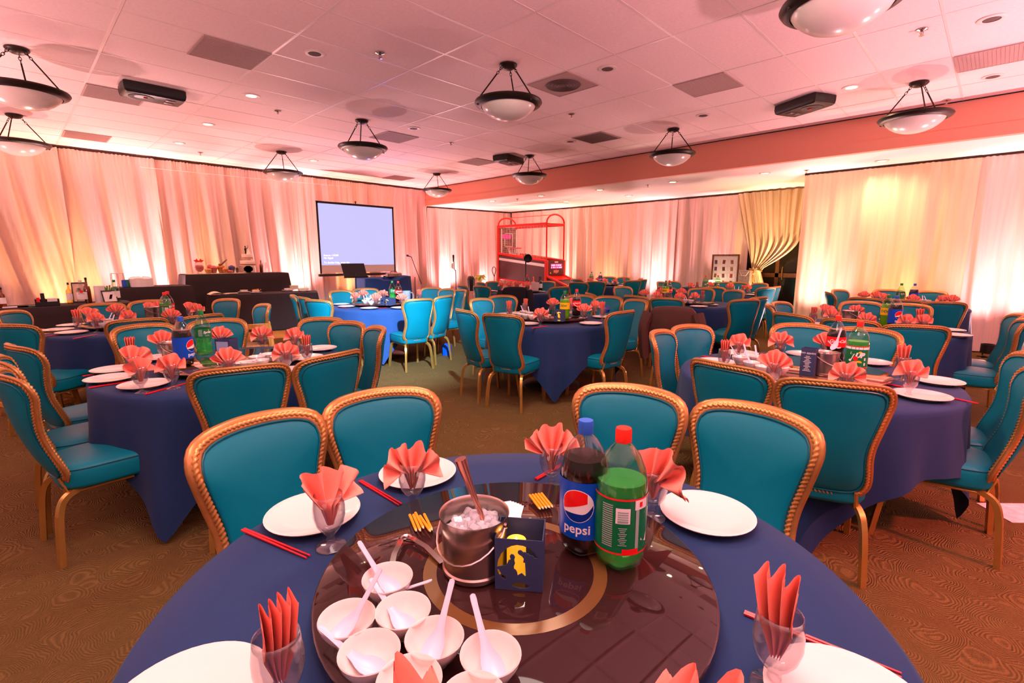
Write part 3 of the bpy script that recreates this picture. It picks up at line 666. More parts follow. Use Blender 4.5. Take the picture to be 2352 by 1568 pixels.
def goblet():
    b = MB(); b.lathe([(.001, .0), (.036, 0), (.037, .002), (.034, .004), (.014, .010), (.0095, .016), (.0115, .022), (.0095, .028), (.013, .036), (.022, .046), (.032, .062), (.0375, .084), (.0375, .105), (.0345, .128), (.0335, .138), (.0322, .138), (.033, .128), (.036, .105), (.036, .085), (.0305, .064), (.020, .050), (.001, .045)], 30, cap0=False); return b.mesh('goblet', M['glass'], sharp=180)
GOB = goblet()
def fan(hal, np_, Rr, seed, skew=0, lean=0.0, droop=.0, amp=.016, sq=1.0, ragged=.08):
    """pleated napkin: a bundle inside the glass that opens into a fan above the rim"""
    rnd = random.Random(seed); jr = [1+rnd.uniform(-ragged, ragged*.6) for _ in range(2*np_+3)]; jt = [rnd.uniform(-.12, .12) for _ in range(2*np_+3)]
    nu = np_*10+1; ZP = .112
    def fn(u, v):
        q = u*np_*2; k = int(min(q, np_*2-1)); f = q-k; fs_ = f*f*(3-2*f)
        s = sin(PI*(q-.5)); zig = (abs(s)**.6)*(1 if s > 0 else -1)
        jj = jr[k]+(jr[k+1]-jr[k])*fs_; th = -hal+2*hal*u+skew+(jt[k]+(jt[k+1]-jt[k])*fs_)*.8*hal/1.3
        if v < .34:
            t = v/.34; w_ = .006+.016*t; return ((u-.5)*2*w_, zig*(.007+.009*t), .058+t*(ZP-.058))
        t = (v-.34)/.66; rr = .018+(Rr*jj-.018)*t; x0 = (u-.5)*.044
        x = x0*(1-t)+rr*sin(th)*sq*(.25+.75*t); z = ZP+rr*cos(th)*(.35+.65*t)*t**.7
        if abs(th) > .9: z -= droop*t*t*(abs(th)-.9)
        y = zig*(.014+amp*t)*(1-.2*t)+.012*sin(3*th+seed)*t*t+lean*t
        return (x, y, z)
    b = MB(); b.grid(nu, 13, fn); n0 = len(b.v)
    # folded hem: a second, shorter sheet just behind the first gives the doubled edge
    b.grid(nu, 8, lambda u, v: tuple(a+c for a, c in zip(fn(u, .36+.60*v), (0, .0035, -.003))))
    return b.mesh('napkin', M['napkin'], sharp=65)
FANS = {'wide': fan(R(78), 6, .088, 1), 'wide2': fan(R(70), 5, .092, 2, skew=.08), 'shell': fan(R(92), 6, .082, 3, droop=.03, ragged=.14), 'half': fan(R(62), 4, .096, 4, skew=.38, lean=.02, droop=.05, ragged=.16), 'halfl': fan(R(62), 4, .096, 5, skew=-.42, lean=.02, droop=.06, ragged=.16),
        'tall': fan(R(19), 4, .088, 6, amp=.014, skew=.03, ragged=.04, lean=-.012), 'burst': fan(R(74), 4, .085, 7, amp=.034, ragged=.2, droop=.05), 'tall2': fan(R(20), 3, .100, 9, amp=.018, skew=-.05, ragged=.06, lean=-.015)}
def chopstick():
    b = MB(); b.tube([(-.12, 0, .0035), (-.05, 0, .0035), (.12, 0, .003)], [.0036, .0036, .0022], 6); return b.mesh('chopstick', M['red'])
CS = chopstick()
def bowl():
    b = MB(); b.lathe([(.021, 0), (.023, .0), (.0245, .005), (.037, .018), (.046, .035), (.0488, .0455), (.048, .047), (.0465, .0455), (.043, .034), (.034, .019), (.023, .010), (.001, .008)], 36); return b.mesh('rice_bowl', M['white'])
BOWL = bowl()
def spoon():
    """soup spoon with a deep flat-bottomed bowl, lying along +x with the handle rising"""
    L = [(-.030, .001, .010, .000), (-.026, .010, .008, .004), (-.018, .0155, .004, .008), (-.006, .0185, .002, .010), (.008, .0175, .003, .009), (.020, .013, .006, .006), (.030, .0085, .011, .0035), (.044, .0062, .018, .002), (.062, .0052, .027, .0014), (.082, .0050, .036, .0012), (.094, .0054, .0415, .0012), (.100, .0046, .044, .001), (.102, .001, .0448, .0005)]
    vs = []; nu = 9
    for x, wd, z, dp in L:
        for i in range(nu):
            q = (i/(nu-1)-.5)*2; vs.append((x, q*wd, z+dp*abs(q)**2.2))
    fs = [(j*nu+i, j*nu+i+1, (j+1)*nu+i+1, (j+1)*nu+i) for j in range(len(L)-1) for i in range(nu-1)]
    n = len(vs); vs += [(x, y, z-.0016) for x, y, z in vs]; fs += [tuple(k+n for k in f[::-1]) for f in fs]
    rim = [i for i in range(nu)]+[j*nu+nu-1 for j in range(1, len(L))]+[(len(L)-1)*nu+i for i in range(nu-2, -1, -1)]+[j*nu for j in range(len(L)-2, 0, -1)]
    fs += [(rim[k], rim[k]+n, rim[(k+1) % len(rim)]+n, rim[(k+1) % len(rim)]) for k in range(len(rim))]
    b = MB(); b.add(vs, fs); return b.mesh('soup_spoon', M['plastic'], sharp=60)
SPOON = spoon()
# ================================================================== BOTTLES
def bottle(kind):
    cfg = dict(pepsi=('pet', 'cola', .224, 'capblue'), coke=('pet', 'cola', .222, 'capred'), sevenup=('petg', 'gsoda', .195, 'capred'), sprite=('petg', 'gsoda', .155, 'capgreen'), dew=('petg', 'ysoda', .215, 'capgreen'), seven=('petg', 'gsoda', .195, 'capred'))[kind]
    r = empty('soda_bottle', label='b', cat='bottle', group='two litre soda bottles')
    slim = kind in ('sprite', 'coke')
    if slim: prof = [(.03, 0), (.046, .008), (.051, .03), (.052, .065), (.0455, .085), (.0455, .095), (.0515, .115), (.052, .155), (.0515, .185), (.044, .215), (.031, .245), (.019, .268), (.0135, .278), (.0135, .29)]
    else: prof = [(.03, 0), (.047, .008), (.0535, .03), (.0545, .06), (.0545, .17), (.0535, .195), (.048, .222), (.037, .248), (.024, .266), (.0145, .276), (.0135, .29)]
    lob = lambda a, z: 1-.16*max(0, 1-z/.045)*(.5-.5*cos(5*a)) if z < .045 else 1
    b = MB(); b.lathe(prof, 40, mod=lob, cap1=False); b.build('shell', M[cfg[0]], r, sharp=180)
    fl = cfg[2]; pin = [(rr*.955, z+.002) for rr, z in prof if z < fl]; 
    zz = [p for p in prof if p[1] >= fl][0]; pv = [p for p in prof if p[1] < fl][-1]; k = (fl-pv[1])/(zz[1]-pv[1]); pin.append(((pv[0]+(zz[0]-pv[0])*k)*.955, fl)); pin.append((.001, fl))
    b = MB(); b.lathe(pin, 32, mod=lob); b.build('soda', M[cfg[1]], r, sharp=60)
    b = MB(); b.lathe([(.0165, .276), (.0168, .279), (.0168, .302), (.0155, .306), (.001, .306)], 24, mod=lambda a, z: 1+.012*cos(24*a)); b.build('cap', M[cfg[3]], r)
    RR = .0549 if not slim else .0526
    def band(z0, z1, m, parent=r, nm='label', rr=RR): 
        b = MB(); b.lathe([(rr, z0), (rr, z1)], 48, cap0=False, cap1=False); return b.build(nm, M[m], parent)
    def art(lb, nm, m, items, rr=RR+.0004):
        b = MB()
        for vs, fs, a, z in items: wrap(b, vs, fs, rr, a, z)
        b.build(nm, M[m], lb, smooth=False)
    def tx(s, size, a, z, rot=0, **k):
        vs, fs = text2d(s, size, **k)
        if rot: vs = [(-y, x, 0) if rot == 1 else (y, -x, 0) for x, y, *_ in vs]
        return (vs, fs, a, z)
    rect = lambda w_, h_, a, z: strip(lambda x: -h_/2, lambda x: h_/2, -w_/2, w_/2, 8)+(a, z)
    if kind == 'pepsi':
        lb = band(.05, .182, 'blue'); g = .036; ci = lambda x: math.sqrt(max(0, g*g-x*x)); a0 = -.12; zc = .128
        wr = lambda x: .006+.55*x*.9 if x > 0 else .004+.12*x; up = lambda x: min(ci(x), -.004+.62*(x+g)*.46-.006+.0); dn = lambda x: -.013+.20*(x+g)*.35
        cw = strip(lambda x: -math.sqrt(max(0, .0375**2-x*x)), lambda x: math.sqrt(max(0, .0375**2-x*x)), -.0375, .0375, 28)
        art(lb, 'logo_disc', 'lwhite', [cw+(a0, zc)], RR+.0003)
        art(lb, 'logo_red', 'lred', [strip(lambda x: max(-ci(x), min(ci(x), -.012+.55*(x+g)*.62)), ci, -g*.97, g*.62, 24)+(a0, zc)], RR+.0006)
        art(lb, 'logo_blue', 'dblue', [strip(lambda x: -ci(x), lambda x: max(-ci(x), min(ci(x), -.0175+(.0 if x < .01 else (x-.01)**2*34))), -g*.97, g*.985, 28)+(a0, zc)], RR+.0006)
        art(lb, 'lettering', 'lwhite', [tx('pepsi', .030, a0-.02, .074, space=1.02, bold=.0006)], RR+.0006)
    elif kind == 'coke':
        lb = band(.115, .178, 'lred'); art(lb, 'lettering', 'lwhite', [tx('Coca-Cola', .0265, .25, .152, shear=.35, bold=.0007, space=.88)])
        art(lb, 'swoosh', 'lwhite', [strip(lambda x: -.004-.02*sin(x*40+1)-.002, lambda x: .0015-.02*sin(x*40+1), -.05, .03, 16)+(.0, .135)])
    elif kind in ('sevenup', 'seven'):
        lb = band(.048, .172, 'lgreen'); 
        for z in (.048, .168):
            b = MB(); b.lathe([(RR+.0005, z), (RR+.0005, z+.004)], 48, cap0=False, cap1=False); b.build('red_band', M['lred'], lb)
        if kind == 'sevenup':   # back of the label faces the camera: bar code, small print, red box
            art(lb, 'barcode_panel', 'lwhite', [rect(.03, .034, .1, .135)])
            art(lb, 'barcode', 'lgrey', [rect(.022, .003, .1, .143-.005*q, ) for q in range(4)]+[rect(.022, .005, .1, .1225)], RR+.0008)
            art(lb, 'small_print', 'lgrey', [rect(.024, .0025, -.50, .156-.0048*q) for q in range(20)]+[rect(.018-.004*(q % 3), .0018, .1, .108-.0042*q) for q in range(10)]+[rect(.008, .088, .68, .105)])
            art(lb, 'red_box', 'lred', [rect(.036, .014, .42, .055)], RR+.0009)
            art(lb, 'white_flag', 'lwhite', [rect(.034, .021, .86, .158)], RR+.0007); art(lb, 'shield', 'lred', [rect(.008, .011, .82, .158)], RR+.001)
            art(lb, 'lettering', 'lwhite', [tx('7', .11, 1.32, .11, bold=.006, shear=.2)], RR+.0007)
        else:
            art(lb, 'white_band', 'lwhite', [rect(.15, .013, 0, .159)], RR+.0007)
            art(lb, 'lettering', 'lwhite', [tx('7', .070, -.42, .108, bold=.0035, shear=.25), tx('UP', .036, .26, .119, bold=.002, shear=.25)], RR+.0009)
            art(lb, 'red_dot', 'lred', [strip(lambda x: -math.sqrt(max(0, .012**2-x*x)), lambda x: math.sqrt(max(0, .012**2-x*x)), -.012, .012)+(-.08, .102)], RR+.0012)
            art(lb, 'yellow_slice', 'lyel', [strip(lambda x: -.006, lambda x: math.sqrt(max(0, .016**2-x*x))*.6-.004, -.016, .016)+(.22, .084), strip(lambda x: 0, lambda x: math.sqrt(max(0, .010**2-x*x)), -.01, .01)+(.3, .132)], RR+.0007)
            art(lb, 'small_print', 'lwhite', [rect(.008, .016, .78, .07), rect(.008, .016, .78, .098)], RR+.0007)
    elif kind == 'sprite':
        lb = band(.125, .185, 'lgreen', rr=RR+.0002); art(lb, 'lettering', 'lwhite', [tx('Sprite', .021, .52, .16, shear=.25, bold=.0008)], RR+.001)
        art(lb, 'small_print', 'lgrey', [rect(.024, .0028, -.28, .177-.005*q) for q in range(9)]+[rect(.028, .002, .5, .142-.004*q) for q in range(3)], RR+.001); art(lb, 'yellow_spark', 'lyel', [rect(.008, .006, .72, .173)], RR+.0012)
    elif kind == 'dew':
        lb = band(.112, .182, 'lyel'); k = MB(); wrap(k, *text2d('DEW', .034, shear=.0, bold=.001), RR+.0006, -.25, .147); k.build('lettering', M['lgreen'], lb, smooth=False)
    return r
BOT = {}
# ================================================================== TABLE LAYOUT
T = {0: (.692, .668), 1: (.96, 3.502), 2: (.825, 6.318), 3: (3.834, 6.495), 4: (4.285, 3.567), 5: (3.317, .739), 6: (7.298, 3.354), 7: (6.12, .81), 8: (9.1, .9), 9: (9.908, 3.822), 10: (7.365, 6.933), 11: (10.72, 7.165)}
TN = {0: 'the nearest table', 1: 'the second left table', 2: 'the table by the black bar', 3: 'the blue-lit table', 4: 'the middle table', 5: 'the menu card table', 6: 'the brown jacket table',
      7: 'the second right table', 8: 'the rearmost right table', 9: 'the photo board table', 10: 'the basketball machine table', 11: 'the basketball ramp table'}
PH = {0: .3, 1: .05, 2: .6, 3: .25, 4: -3.17, 5: 1.1, 6: .3, 7: .1, 8: .2, 9: .5, 10: .8, 11: .1}
ORD = ['first', 'second', 'third', 'fourth', 'fifth', 'sixth', 'seventh', 'eighth', 'ninth', 'tenth', 'eleventh', 'twelfth', 'thirteenth']
for k, (x, y) in T.items():
    l = 'round banquet table under the cloth of '+TN[k]
    t = TB if k == 0 else dup(TB, (x, y, 0))
    t.location = (x, y, 0); t['label'] = l
    c = obj('tablecloth', cloth('tablecloth', PH[k], 20+k, 1.05 if k else 1.0, material=M['navy2'] if k == 3 else None)); c.location = (x, y, 0)  # table by the screen has the cool beam painted into its navy
    tag(c, 'navy blue square cloth draped over '+TN[k] if k != 3 else 'navy cloth coloured as if lit blue, over the round table by the screen', 'tablecloth', 'navy tablecloths on the round tables')
    z = LZ if k == 0 else (LZ2 if k == 1 else dup(LZ2 if k in (5,) else LZ, (0, 0, 0)))
    z.location = (x, y, SZ); z['label'] = ('round dark glass turntable with a gold ring on ' if k not in (1, 5) else 'round mirrored turntable on ')+TN[k]
# ------------------------------------------------------------------ chairs: pixel of the top of the back, table, extra turn in degrees
CHAIRS = [(584, 957, 0, 0), (874, 896, 0, 0), (1449, 886, 0, 0), (1742, 933, 0, 0),
  (552, 835, 1, 0), (765, 806, 1, 0), (866, 749, 1, 0), (803, 737, 1, 0), (743, 728, 1, 0), (325, 743, 1, 0), (497, 731, 1, 0), (38, 843, 1, 0), (24, 815, 1, 0),
  (45, 786, 2, 0), (18, 741, 2, 0), (20, 712, 2, 0), (232, 695, 2, 0), (345, 688, 2, 0), (524, 685, 2, 0), (606, 697, 2, 25), (315, 729, 2, 0), (465, 720, 2, 0),
  (675, 676, 3, 0), (698, 680, 3, 0), (726, 686, 3, 0), (780, 667, 3, 0), (839, 661, 3, 0), (963, 684, 3, 0), (1022, 677, 3, 0), (993, 659, 3, 0), (1030, 662, 3, 0), (1060, 664, 3, 0),
  (1065, 708, 4, 0), (1150, 718, 4, 0), (1432, 711, 4, 0), (1465, 686, 4, 0), (1102, 684, 4, 0), (1152, 677, 4, 0), (1334, 676, 4, 0), (1399, 679, 4, 0),
  (1668, 828, 5, 0), (1920, 868, 5, 0), (1516, 758, 5, 0), (1583, 745, 5, 0), (1845, 742, 5, 0), (1995, 752, 5, 0), (2322, 818, 5, 0), (2345, 808, 5, 0),
  (1458, 677, 6, 0), (1531, 682, 6, 0), (1612, 662, 6, 0), (1640, 658, 6, 0), (1714, 685, 6, 0), (1744, 680, 6, 0), (1689, 668, 6, 0), (1428, 657, 6, 0), (1355, 671, 6, 0),
  (1816, 717, 7, 0), (1952, 730, 7, 0), (2107, 743, 7, 0), (1770, 698, 7, 0), (1792, 692, 7, 0), (1978, 693, 7, 0), (2090, 697, 7, 0), (2293, 718, 7, 0), (2325, 725, 7, 0),
  (1988, 682, 8, 0), (2074, 686, 8, 0), (2172, 691, 8, 0), (1905, 669, 8, 0), (1926, 667, 8, 0), (2040, 668, 8, 0), (2140, 671, 8, 0),
  (1660, 647, 9, 0), (1697, 648, 9, 0), (1748, 651, 9, 0), (1763, 658, 9, 0), (1784, 656, 9, 0), (1518, 646, 9, 0), (1546, 645, 9, 0), (1529, 657, 9, 0),
  (1183, 660, 10, 0), (1104, 655, 10, 0), (1060, 653, 10, 0), (1101, 647, 10, 0), (1131, 646, 10, 0), (1259, 645, 10, 0), (1287, 657, 10, 0),
  (1328, 647, 11, 0), (1368, 645, 11, 0), (1398, 636, 11, 0), (1434, 637, 11, 0), (1472, 638, 11, 0), (1455, 643, 11, 0), (1476, 641, 11, 0), (1323, 640, 11, 0)]
FIXED = {(38, 843): (.252, 3.249, 7), (24, 815): (.24, 3.69, 3), (45, 786): (.30, 4.22, 14), (2322, 818): (3.304, .107, 95), (2345, 808): (3.74, .13, 99), (2293, 718): (6.43, .12, 99), (2325, 725): (5.96, .09, 94)}
def slide(p, t, rmax, z):
    """keep a thing on its table top: slide it along its own line of sight until it is within rmax of the centre"""
    c = Vector(T[t]); q = p.to_2d()
    if (q-c).length > rmax:
        e = q.normalized(); m = e.dot(c); perp = (c-e*m).length
        if perp < rmax:
            k = math.sqrt(rmax*rmax-perp*perp)*.96; q = e*(m+k if q.length > m else m-k)
        else: q = c+(q-c)*(rmax/(q-c).length)
    return Vector((q.x, q.y, z))
rng = random.Random(77); bypos = {}
for c in CHAIRS: bypos.setdefault(c[2], []).append(c)
first = True; PLACED = []
for k, lst in bypos.items():
    lst = sorted(lst, key=lambda c: c[0])
    for i, (px, py, t, turn) in enumerate(lst):
        p = at(px, py, .957); c = Vector(T[t]).to_3d(); f = c-p; f.z = 0; dist = f.length; f.normalize()
        a = math.atan2(f.y, f.x)-PI/2+R(turn); d = Vector((-sin(a), cos(a), 0)); o = p+d*.312; o.z = 0
        if (o-c).to_2d().length < .60 and t not in (0, 5):      # keep the seat outside the table: slide along the line of sight
            e = p.to_2d().normalized(); m = e.dot(c.to_2d()); q2 = m*m-c.to_2d().length_squared+.96**2
            if q2 > 0:
                far = t not in (5,); s_ = m+(1 if far else -1)*math.sqrt(q2); p = Vector((e.x*s_, e.y*s_, 0)); f = (c-p); f.z = 0; f.normalize(); a = math.atan2(f.y, f.x)-PI/2+R(turn); d = Vector((-sin(a), cos(a), 0)); o = p+d*.312; o.z = 0
        if (px, py) in FIXED:
            fx = FIXED[(px, py)]; a = R(fx[2])-PI/2; d = Vector((-sin(a), cos(a), 0)); o = Vector((fx[0], fx[1], 0)); p = o-d*.312
        view = -p.to_2d().normalized(); facing = d.to_2d().dot(view)
        how = 'back turned' if facing < -.45 else ('facing the camera' if facing > .45 else 'side-on')
        l = 'teal gold-framed chair, %s, %s from left at %s' % (how, ORD[i], TN[t])
        if first: r = CH; r.location = o; r.rotation_euler = (0, 0, a); r['label'] = l; first = False
        else: r = dup(CH, o, a, l)
        r['group'] = 'teal banquet chairs'; PLACED.append((px, py, o, a))
# ------------------------------------------------------------------ place settings: goblet + napkin (pixel of napkin middle)
NAP = {0: [(752, 1122, 'half', 25, 0), (945, 1050, 'shell', 0, 0), (1268, 1012, 'wide', 0, 0), (1503, 1068, 'halfl', 160, 0), (632, 1440, 'tall', 10, 0), (1795, 1390, 'tall2', -10, 0), (905, 1635, 'burst', 20, 0), (1618, 1628, 'burst', -15, 0)],
  1: [(298, 790, 'tall', 0, 0), (303, 812, 'half', 0, 0), (318, 836, 'burst', 30, 0), (391, 829, 'burst', 0, 0), (371, 776, 'wide2', 10, 0), (505, 764, 'wide', 0, 0), (600, 760, 'shell', 0, 0), (522, 817, 'wide', 10, 0), (675, 764, 'burst', 0, 0), (703, 785, 'tall', 0, 0), (655, 799, 'shell', 0, 0)],
  2: [(176, 724, 'tall2', 0, 0), (202, 716, 'half', 0, 0), (219, 726, 'burst', 10, 0), (265, 708, 'wide', 0, 0), (293, 721, 'burst', 0, 0), (342, 699, 'half', 0, 0), (369, 699, 'halfl', 0, 0), (393, 719, 'wide', 0, 0), (434, 696, 'half', 0, 0), (454, 706, 'burst', 0, 0)],
  3: [(816, 677, 'burst', 0, 0), (834, 670, 'wide', 0, 0), (863, 681, 'wide2', 0, 0), (880, 670, 'shell', 0, 0), (923, 681, 'wide', 0, 0), (963, 673, 'tall2', 0, 0), (987, 672, 'tall', 0, 0)],
  4: [(1170, 702, 'tall2', 0, 0), (1206, 694, 'tall', 20, 0), (1242, 715, 'shell', 0, 0), (1270, 688, 'wide', 0, 0), (1313, 686, 'wide2', 0, 0), (1342, 707, 'wide', 0, 0), (1368, 695, 'burst', 0, 0), (1384, 704, 'tall2', 0, 0)],
  5: [(1665, 797, 'tall', 0, 0), (1699, 779, 'burst', 0, 0), (1794, 774, 'shell', 0, 0), (1780, 826, 'wide2', 0, 0), (1900, 778, 'wide', 0, 0), (1947, 848, 'shell', 0, 0), (2077, 814, 'tall2', 0, 0), (2095, 843, 'burst', 0, 0)],
  6: [(1464, 671, 'wide', 0, 0), (1480, 665, 'wide', 0, 0), (1518, 666, 'wide2', 0, 0), (1510, 676, 'shell', 0, 0), (1565, 668, 'wide2', 0, 0), (1562, 679, 'wide', 0, 0), (1596, 677, 'burst', 0, 0), (1614, 674, 'tall', 0, 0)],
  7: [(1869, 715, 'tall', 0, 0), (1896, 708, 'half', 0, 0), (1911, 717, 'burst', 0, 0), (1967, 708, 'shell', 0, 0), (1991, 727, 'shell', 0, 0), (2083, 731, 'burst', 0, 0), (2114, 722, 'tall2', 0, 0), (2122, 731, 'burst', 0, 0)],
  8: [(1985, 676, 'wide', 0, 0), (2014, 677, 'wide2', 0, 0), (2029, 680, 'half', 0, 0), (2098, 684, 'wide', 0, 0), (2165, 684, 'burst', 0, 0), (2188, 685, 'wide', 0, 0)],
  9: [(1585, 650, 'half', 0, 0), (1601, 651, 'tall', 0, 0), (1631, 651, 'wide', 0, 0), (1677, 656, 'wide', 0, 0), (1706, 661, 'tall', 0, 0), (1718, 658, 'burst', 0, 0)],
  10: [(1151, 652, 'burst', 0, 0), (1170, 653, 'wide', 0, 0), (1188, 649, 'wide', 0, 0), (1212, 653, 'halfl', 0, 0)],
  11: [(1332, 642, 'wide', 0, 0), (1356, 642, 'wide', 0, 0), (1375, 640, 'wide', 0, 0), (1388, 643, 'half', 0, 0), (1413, 645, 'burst', 0, 0), (1434, 644, 'tall2', 0, 0)]}
VN = {'wide': 'wide fanned', 'wide2': 'wide fanned', 'shell': 'drooping fanned', 'half': 'leaning fanned', 'halfl': 'sideways fanned', 'tall': 'narrow', 'tall2': 'tall twisted', 'burst': 'ruffled'}
for t, lst in NAP.items():
    for i, (px, py, kd, turn, _) in enumerate(sorted(lst)):
        p = at(px, py, .915); p.z = TZ
        p = slide(p, t, .655, TZ)
        a = math.atan2(p.y, p.x)-PI/2+R(turn)
        pos = ORD[i]+' from left on '+TN[t]
        g = obj('goblet', GOB, None, p); tag(g, 'stemmed clear goblet holding a napkin, '+pos, 'goblet', 'water goblets')
        n = obj('napkin', FANS[kd], None, p, (0, 0, a)); tag(n, '%s coral napkin, %s' % (VN[kd], pos), 'napkin', 'folded coral napkins')
# ------------------------------------------------------------------ plates (pixel of the middle)
PLT = {0: [(720, 1181), (960, 1088), (1623, 1181), (430, 1625), (1955, 1630)],
  1: [(253, 870), (332, 884), (262, 842), (735, 797), (700, 822), (365, 813), (665, 853)],
  2: [(165, 747), (133, 758), (165, 764), (508, 724), (348, 738)], 3: [(784, 699), (796, 704), (848, 708), (918, 707), (944, 697)],
  4: [(1212, 744), (1357, 743), (1165, 722), (1195, 711), (1384, 728), (1310, 715)], 5: [(2117, 909), (2152, 876), (1773, 889), (1645, 832), (1700, 812), (1998, 832), (1850, 800)],
  6: [(1605, 704), (1630, 700), (1618, 694), (1495, 700)], 7: [(2192, 772), (2180, 758), (1880, 745)], 8: [(2140, 705), (2060, 700)], 9: [(1727, 677), (1748, 673), (1668, 677), (1600, 668)],
  10: [(1143, 669), (1128, 667), (1240, 670)], 11: [(1428, 656), (1450, 652), (1370, 656)]}
for t, lst in PLT.items():
    for i, (px, py) in enumerate(sorted(lst)):
        p = slide(at(px, py, TZ+.012), t, .66, TZ+.001); o = obj('plate', PLATE, None, p)
        tag(o, 'round white dinner plate, %s from left on %s' % (ORD[i], TN[t]), 'plate', 'white dinner plates')
# ------------------------------------------------------------------ chopsticks (two ends in pixels)
CST = {0: [((556, 1218), (712, 1283)), ((828, 1107), (920, 1161)), ((1231, 1103), (1296, 1066)), ((1505, 1128), (1538, 1108)), ((1708, 1410), (2072, 1556))],
  1: [((212, 891), (300, 877)), ((327, 909), (437, 879)), ((205, 863), (270, 853)), ((337, 822), (362, 828))], 2: [((157, 781), (232, 767)), ((103, 774), (150, 768))], 4: [((1214, 756), (1264, 748)), ((1310, 742), (1330, 738))],
  5: [((1772, 913), (1795, 900)), ((2168, 912), (2207, 920)), ((1612, 819), (1680, 828)), ((2060, 888), (2090, 893))], 3: [((870, 708), (900, 706)), ((775, 706), (800, 709))]}
for t, lst in CST.items():
    for i, (a, b) in enumerate(sorted(lst)):
        pa, pb = at(*a, TZ), at(*b, TZ); d = pb-pa; ang = math.atan2(d.y, d.x); nrm = Vector((-sin(ang), cos(ang), 0)); L = min(max(d.length, .2), .25) if t else min(d.length, .245)
        mid = (pa+pb)/2
        for s in (-1, 1):
            o = obj('chopstick', CS, None, mid+nrm*.0042*s+Vector((0, 0, .001)), (0, 0, ang+s*.008)); o.scale = (L/.24, 1, 1)
            tag(o, '%s red chopstick, %s pair from left on %s' % ('farther' if s > 0 else 'nearer', ORD[i], TN[t]), 'chopstick', 'red chopsticks')
# ------------------------------------------------------------------ rice bowls (pixel of the rim centre) and soup spoons
def gb(lst, t, sp=()):
    out = []
    for i, (px, py) in enumerate(lst):
        p = at(px, py, SZ+.046); p = slide(p, t, .38, SZ+.001); o = obj('rice_bowl', BOWL, None, p, (0, 0, i*.7)); out.append(p)
        tag(o, 'small white rice bowl, %s in the cluster on %s' % (ORD[i], TN[t]), 'bowl', 'rice bowls on the turntables')
    for j, (i, ang, up) in enumerate(sp):
        p = out[i]+Vector((0, 0, .008)); ang -= 45.6; s = obj('soup_spoon', SPOON, None, p, (0, -R(up), R(ang))); 
        if up > 20: s.location = p+Vector((-.002*cos(R(ang)), -.002*sin(R(ang)), .010))
        tag(s, 'white soup spoon in a rice bowl, %s on %s' % (ORD[j], TN[t]), 'spoon', 'soup spoons')
gb([(890, 1325), (797, 1418), (926, 1400), (998, 1462), (848, 1495), (1127, 1500), (940, 1560), (1087, 1605)], 0,
   [(0, 150, 22), (0, -20, 5), (1, 50, 24), (2, 140, 5), (3, 70, 27), (4, 160, 5), (5, 118, 25)])
gb([(572, 830), (600, 836), (640, 822), (618, 812), (660, 815), (590, 818), (555, 835)], 1, [(2, 100, 25), (3, 60, 25), (4, 110, 25), (0, 60, 20)])
gb([(240, 742), (255, 738), (270, 735), (247, 733), (262, 746)], 2, [(0, 130, 28), (1, 100, 28), (2, 60, 28), (3, 90, 28)])
gb([(838, 689), (852, 692), (866, 690), (845, 684), (858, 684), (872, 686)], 3, [(0, 120, 28), (1, 90, 28), (2, 60, 28), (3, 140, 28), (4, 80, 28)])
gb([(1196, 721), (1208, 725), (1222, 726), (1235, 722), (1256, 723), (1216, 717), (1203, 714)], 4, [(5, 100, 28), (6, 120, 28), (4, 70, 28)])
gb([(1700, 822), (1727, 831), (1755, 842), (1792, 842), (1718, 815), (1740, 818)], 5, [(0, 130, 28), (4, 90, 28), (5, 80, 28), (1, 100, 25)])
gb([(1573, 692), (1586, 694), (1579, 688)], 6, [(0, 80, 28), (2, 100, 28)]); gb([(1884, 735), (1898, 737)], 7, [(0, 100, 28)])
gb([(2120, 686), (2130, 688), (2110, 688)], 8, [(0, 60, 28), (1, 90, 28)]); gb([(1696, 665), (1688, 667)], 9, [(0, 60, 28), (1, 80, 28)]); gb([(1397, 652), (1407, 653), (1418, 651), (1425, 650)], 11, [(0, 120, 28), (1, 100, 28)])
# ------------------------------------------------------------------ soda bottles (pixel of the cap top)
BT = [(1346, 965, 0, 'pepsi', 'cola bottle with blue label, red white and blue roundel'), (1433, 983, 0, 'sevenup', 'green lemon-lime bottle with red cap, back of label showing'),
  (413, 727, 1, 'pepsi', 'cola bottle with blue label and blue cap'), (460, 712, 1, 'sprite', 'green lemon-lime bottle with green cap'), (410, 668, 2, 'coke', 'cola bottle with red label'), (400, 671, 2, 'sevenup', 'green bottle half hidden behind the cola'),
  (900, 638, 3, 'sprite', 'green soda bottle'), (914, 641, 3, 'coke', 'cola bottle with red label'), (1298, 668, 4, 'dew', 'yellow-green soda bottle with yellow label'), (1325, 664, 4, 'coke', 'cola bottle with red label'),
  (1927, 725, 5, 'coke', 'cola bottle with red label and white script'), (1977, 738, 5, 'seven', 'lemon-lime bottle with green label and red cap'), (1487, 643, 6, 'dew', 'yellow-green soda bottle with yellow label'), (1502, 642, 6, 'coke', 'cola bottle with red label'),
  (2043, 677, 7, 'dew', 'yellow-green soda bottle'), (2061, 683, 7, 'pepsi', 'cola bottle with blue label'), (2071, 655, 8, 'sprite', 'green soda bottle'), (2101, 660, 8, 'pepsi', 'cola bottle with dark cap'),
  (1612, 633, 9, 'sevenup', 'green soda bottle in front'), (1617, 629, 9, 'seven', 'green soda bottle behind'), (1251, 627, 10, 'coke', 'cola bottle with red label'), (1353, 627, 11, 'pepsi', 'cola bottle with dark cap'), (1359, 624, 11, 'sprite', 'green soda bottle')]
TURN = {(0, 'pepsi'): -8, (1, 'pepsi'): 62, (7, 'pepsi'): 45}
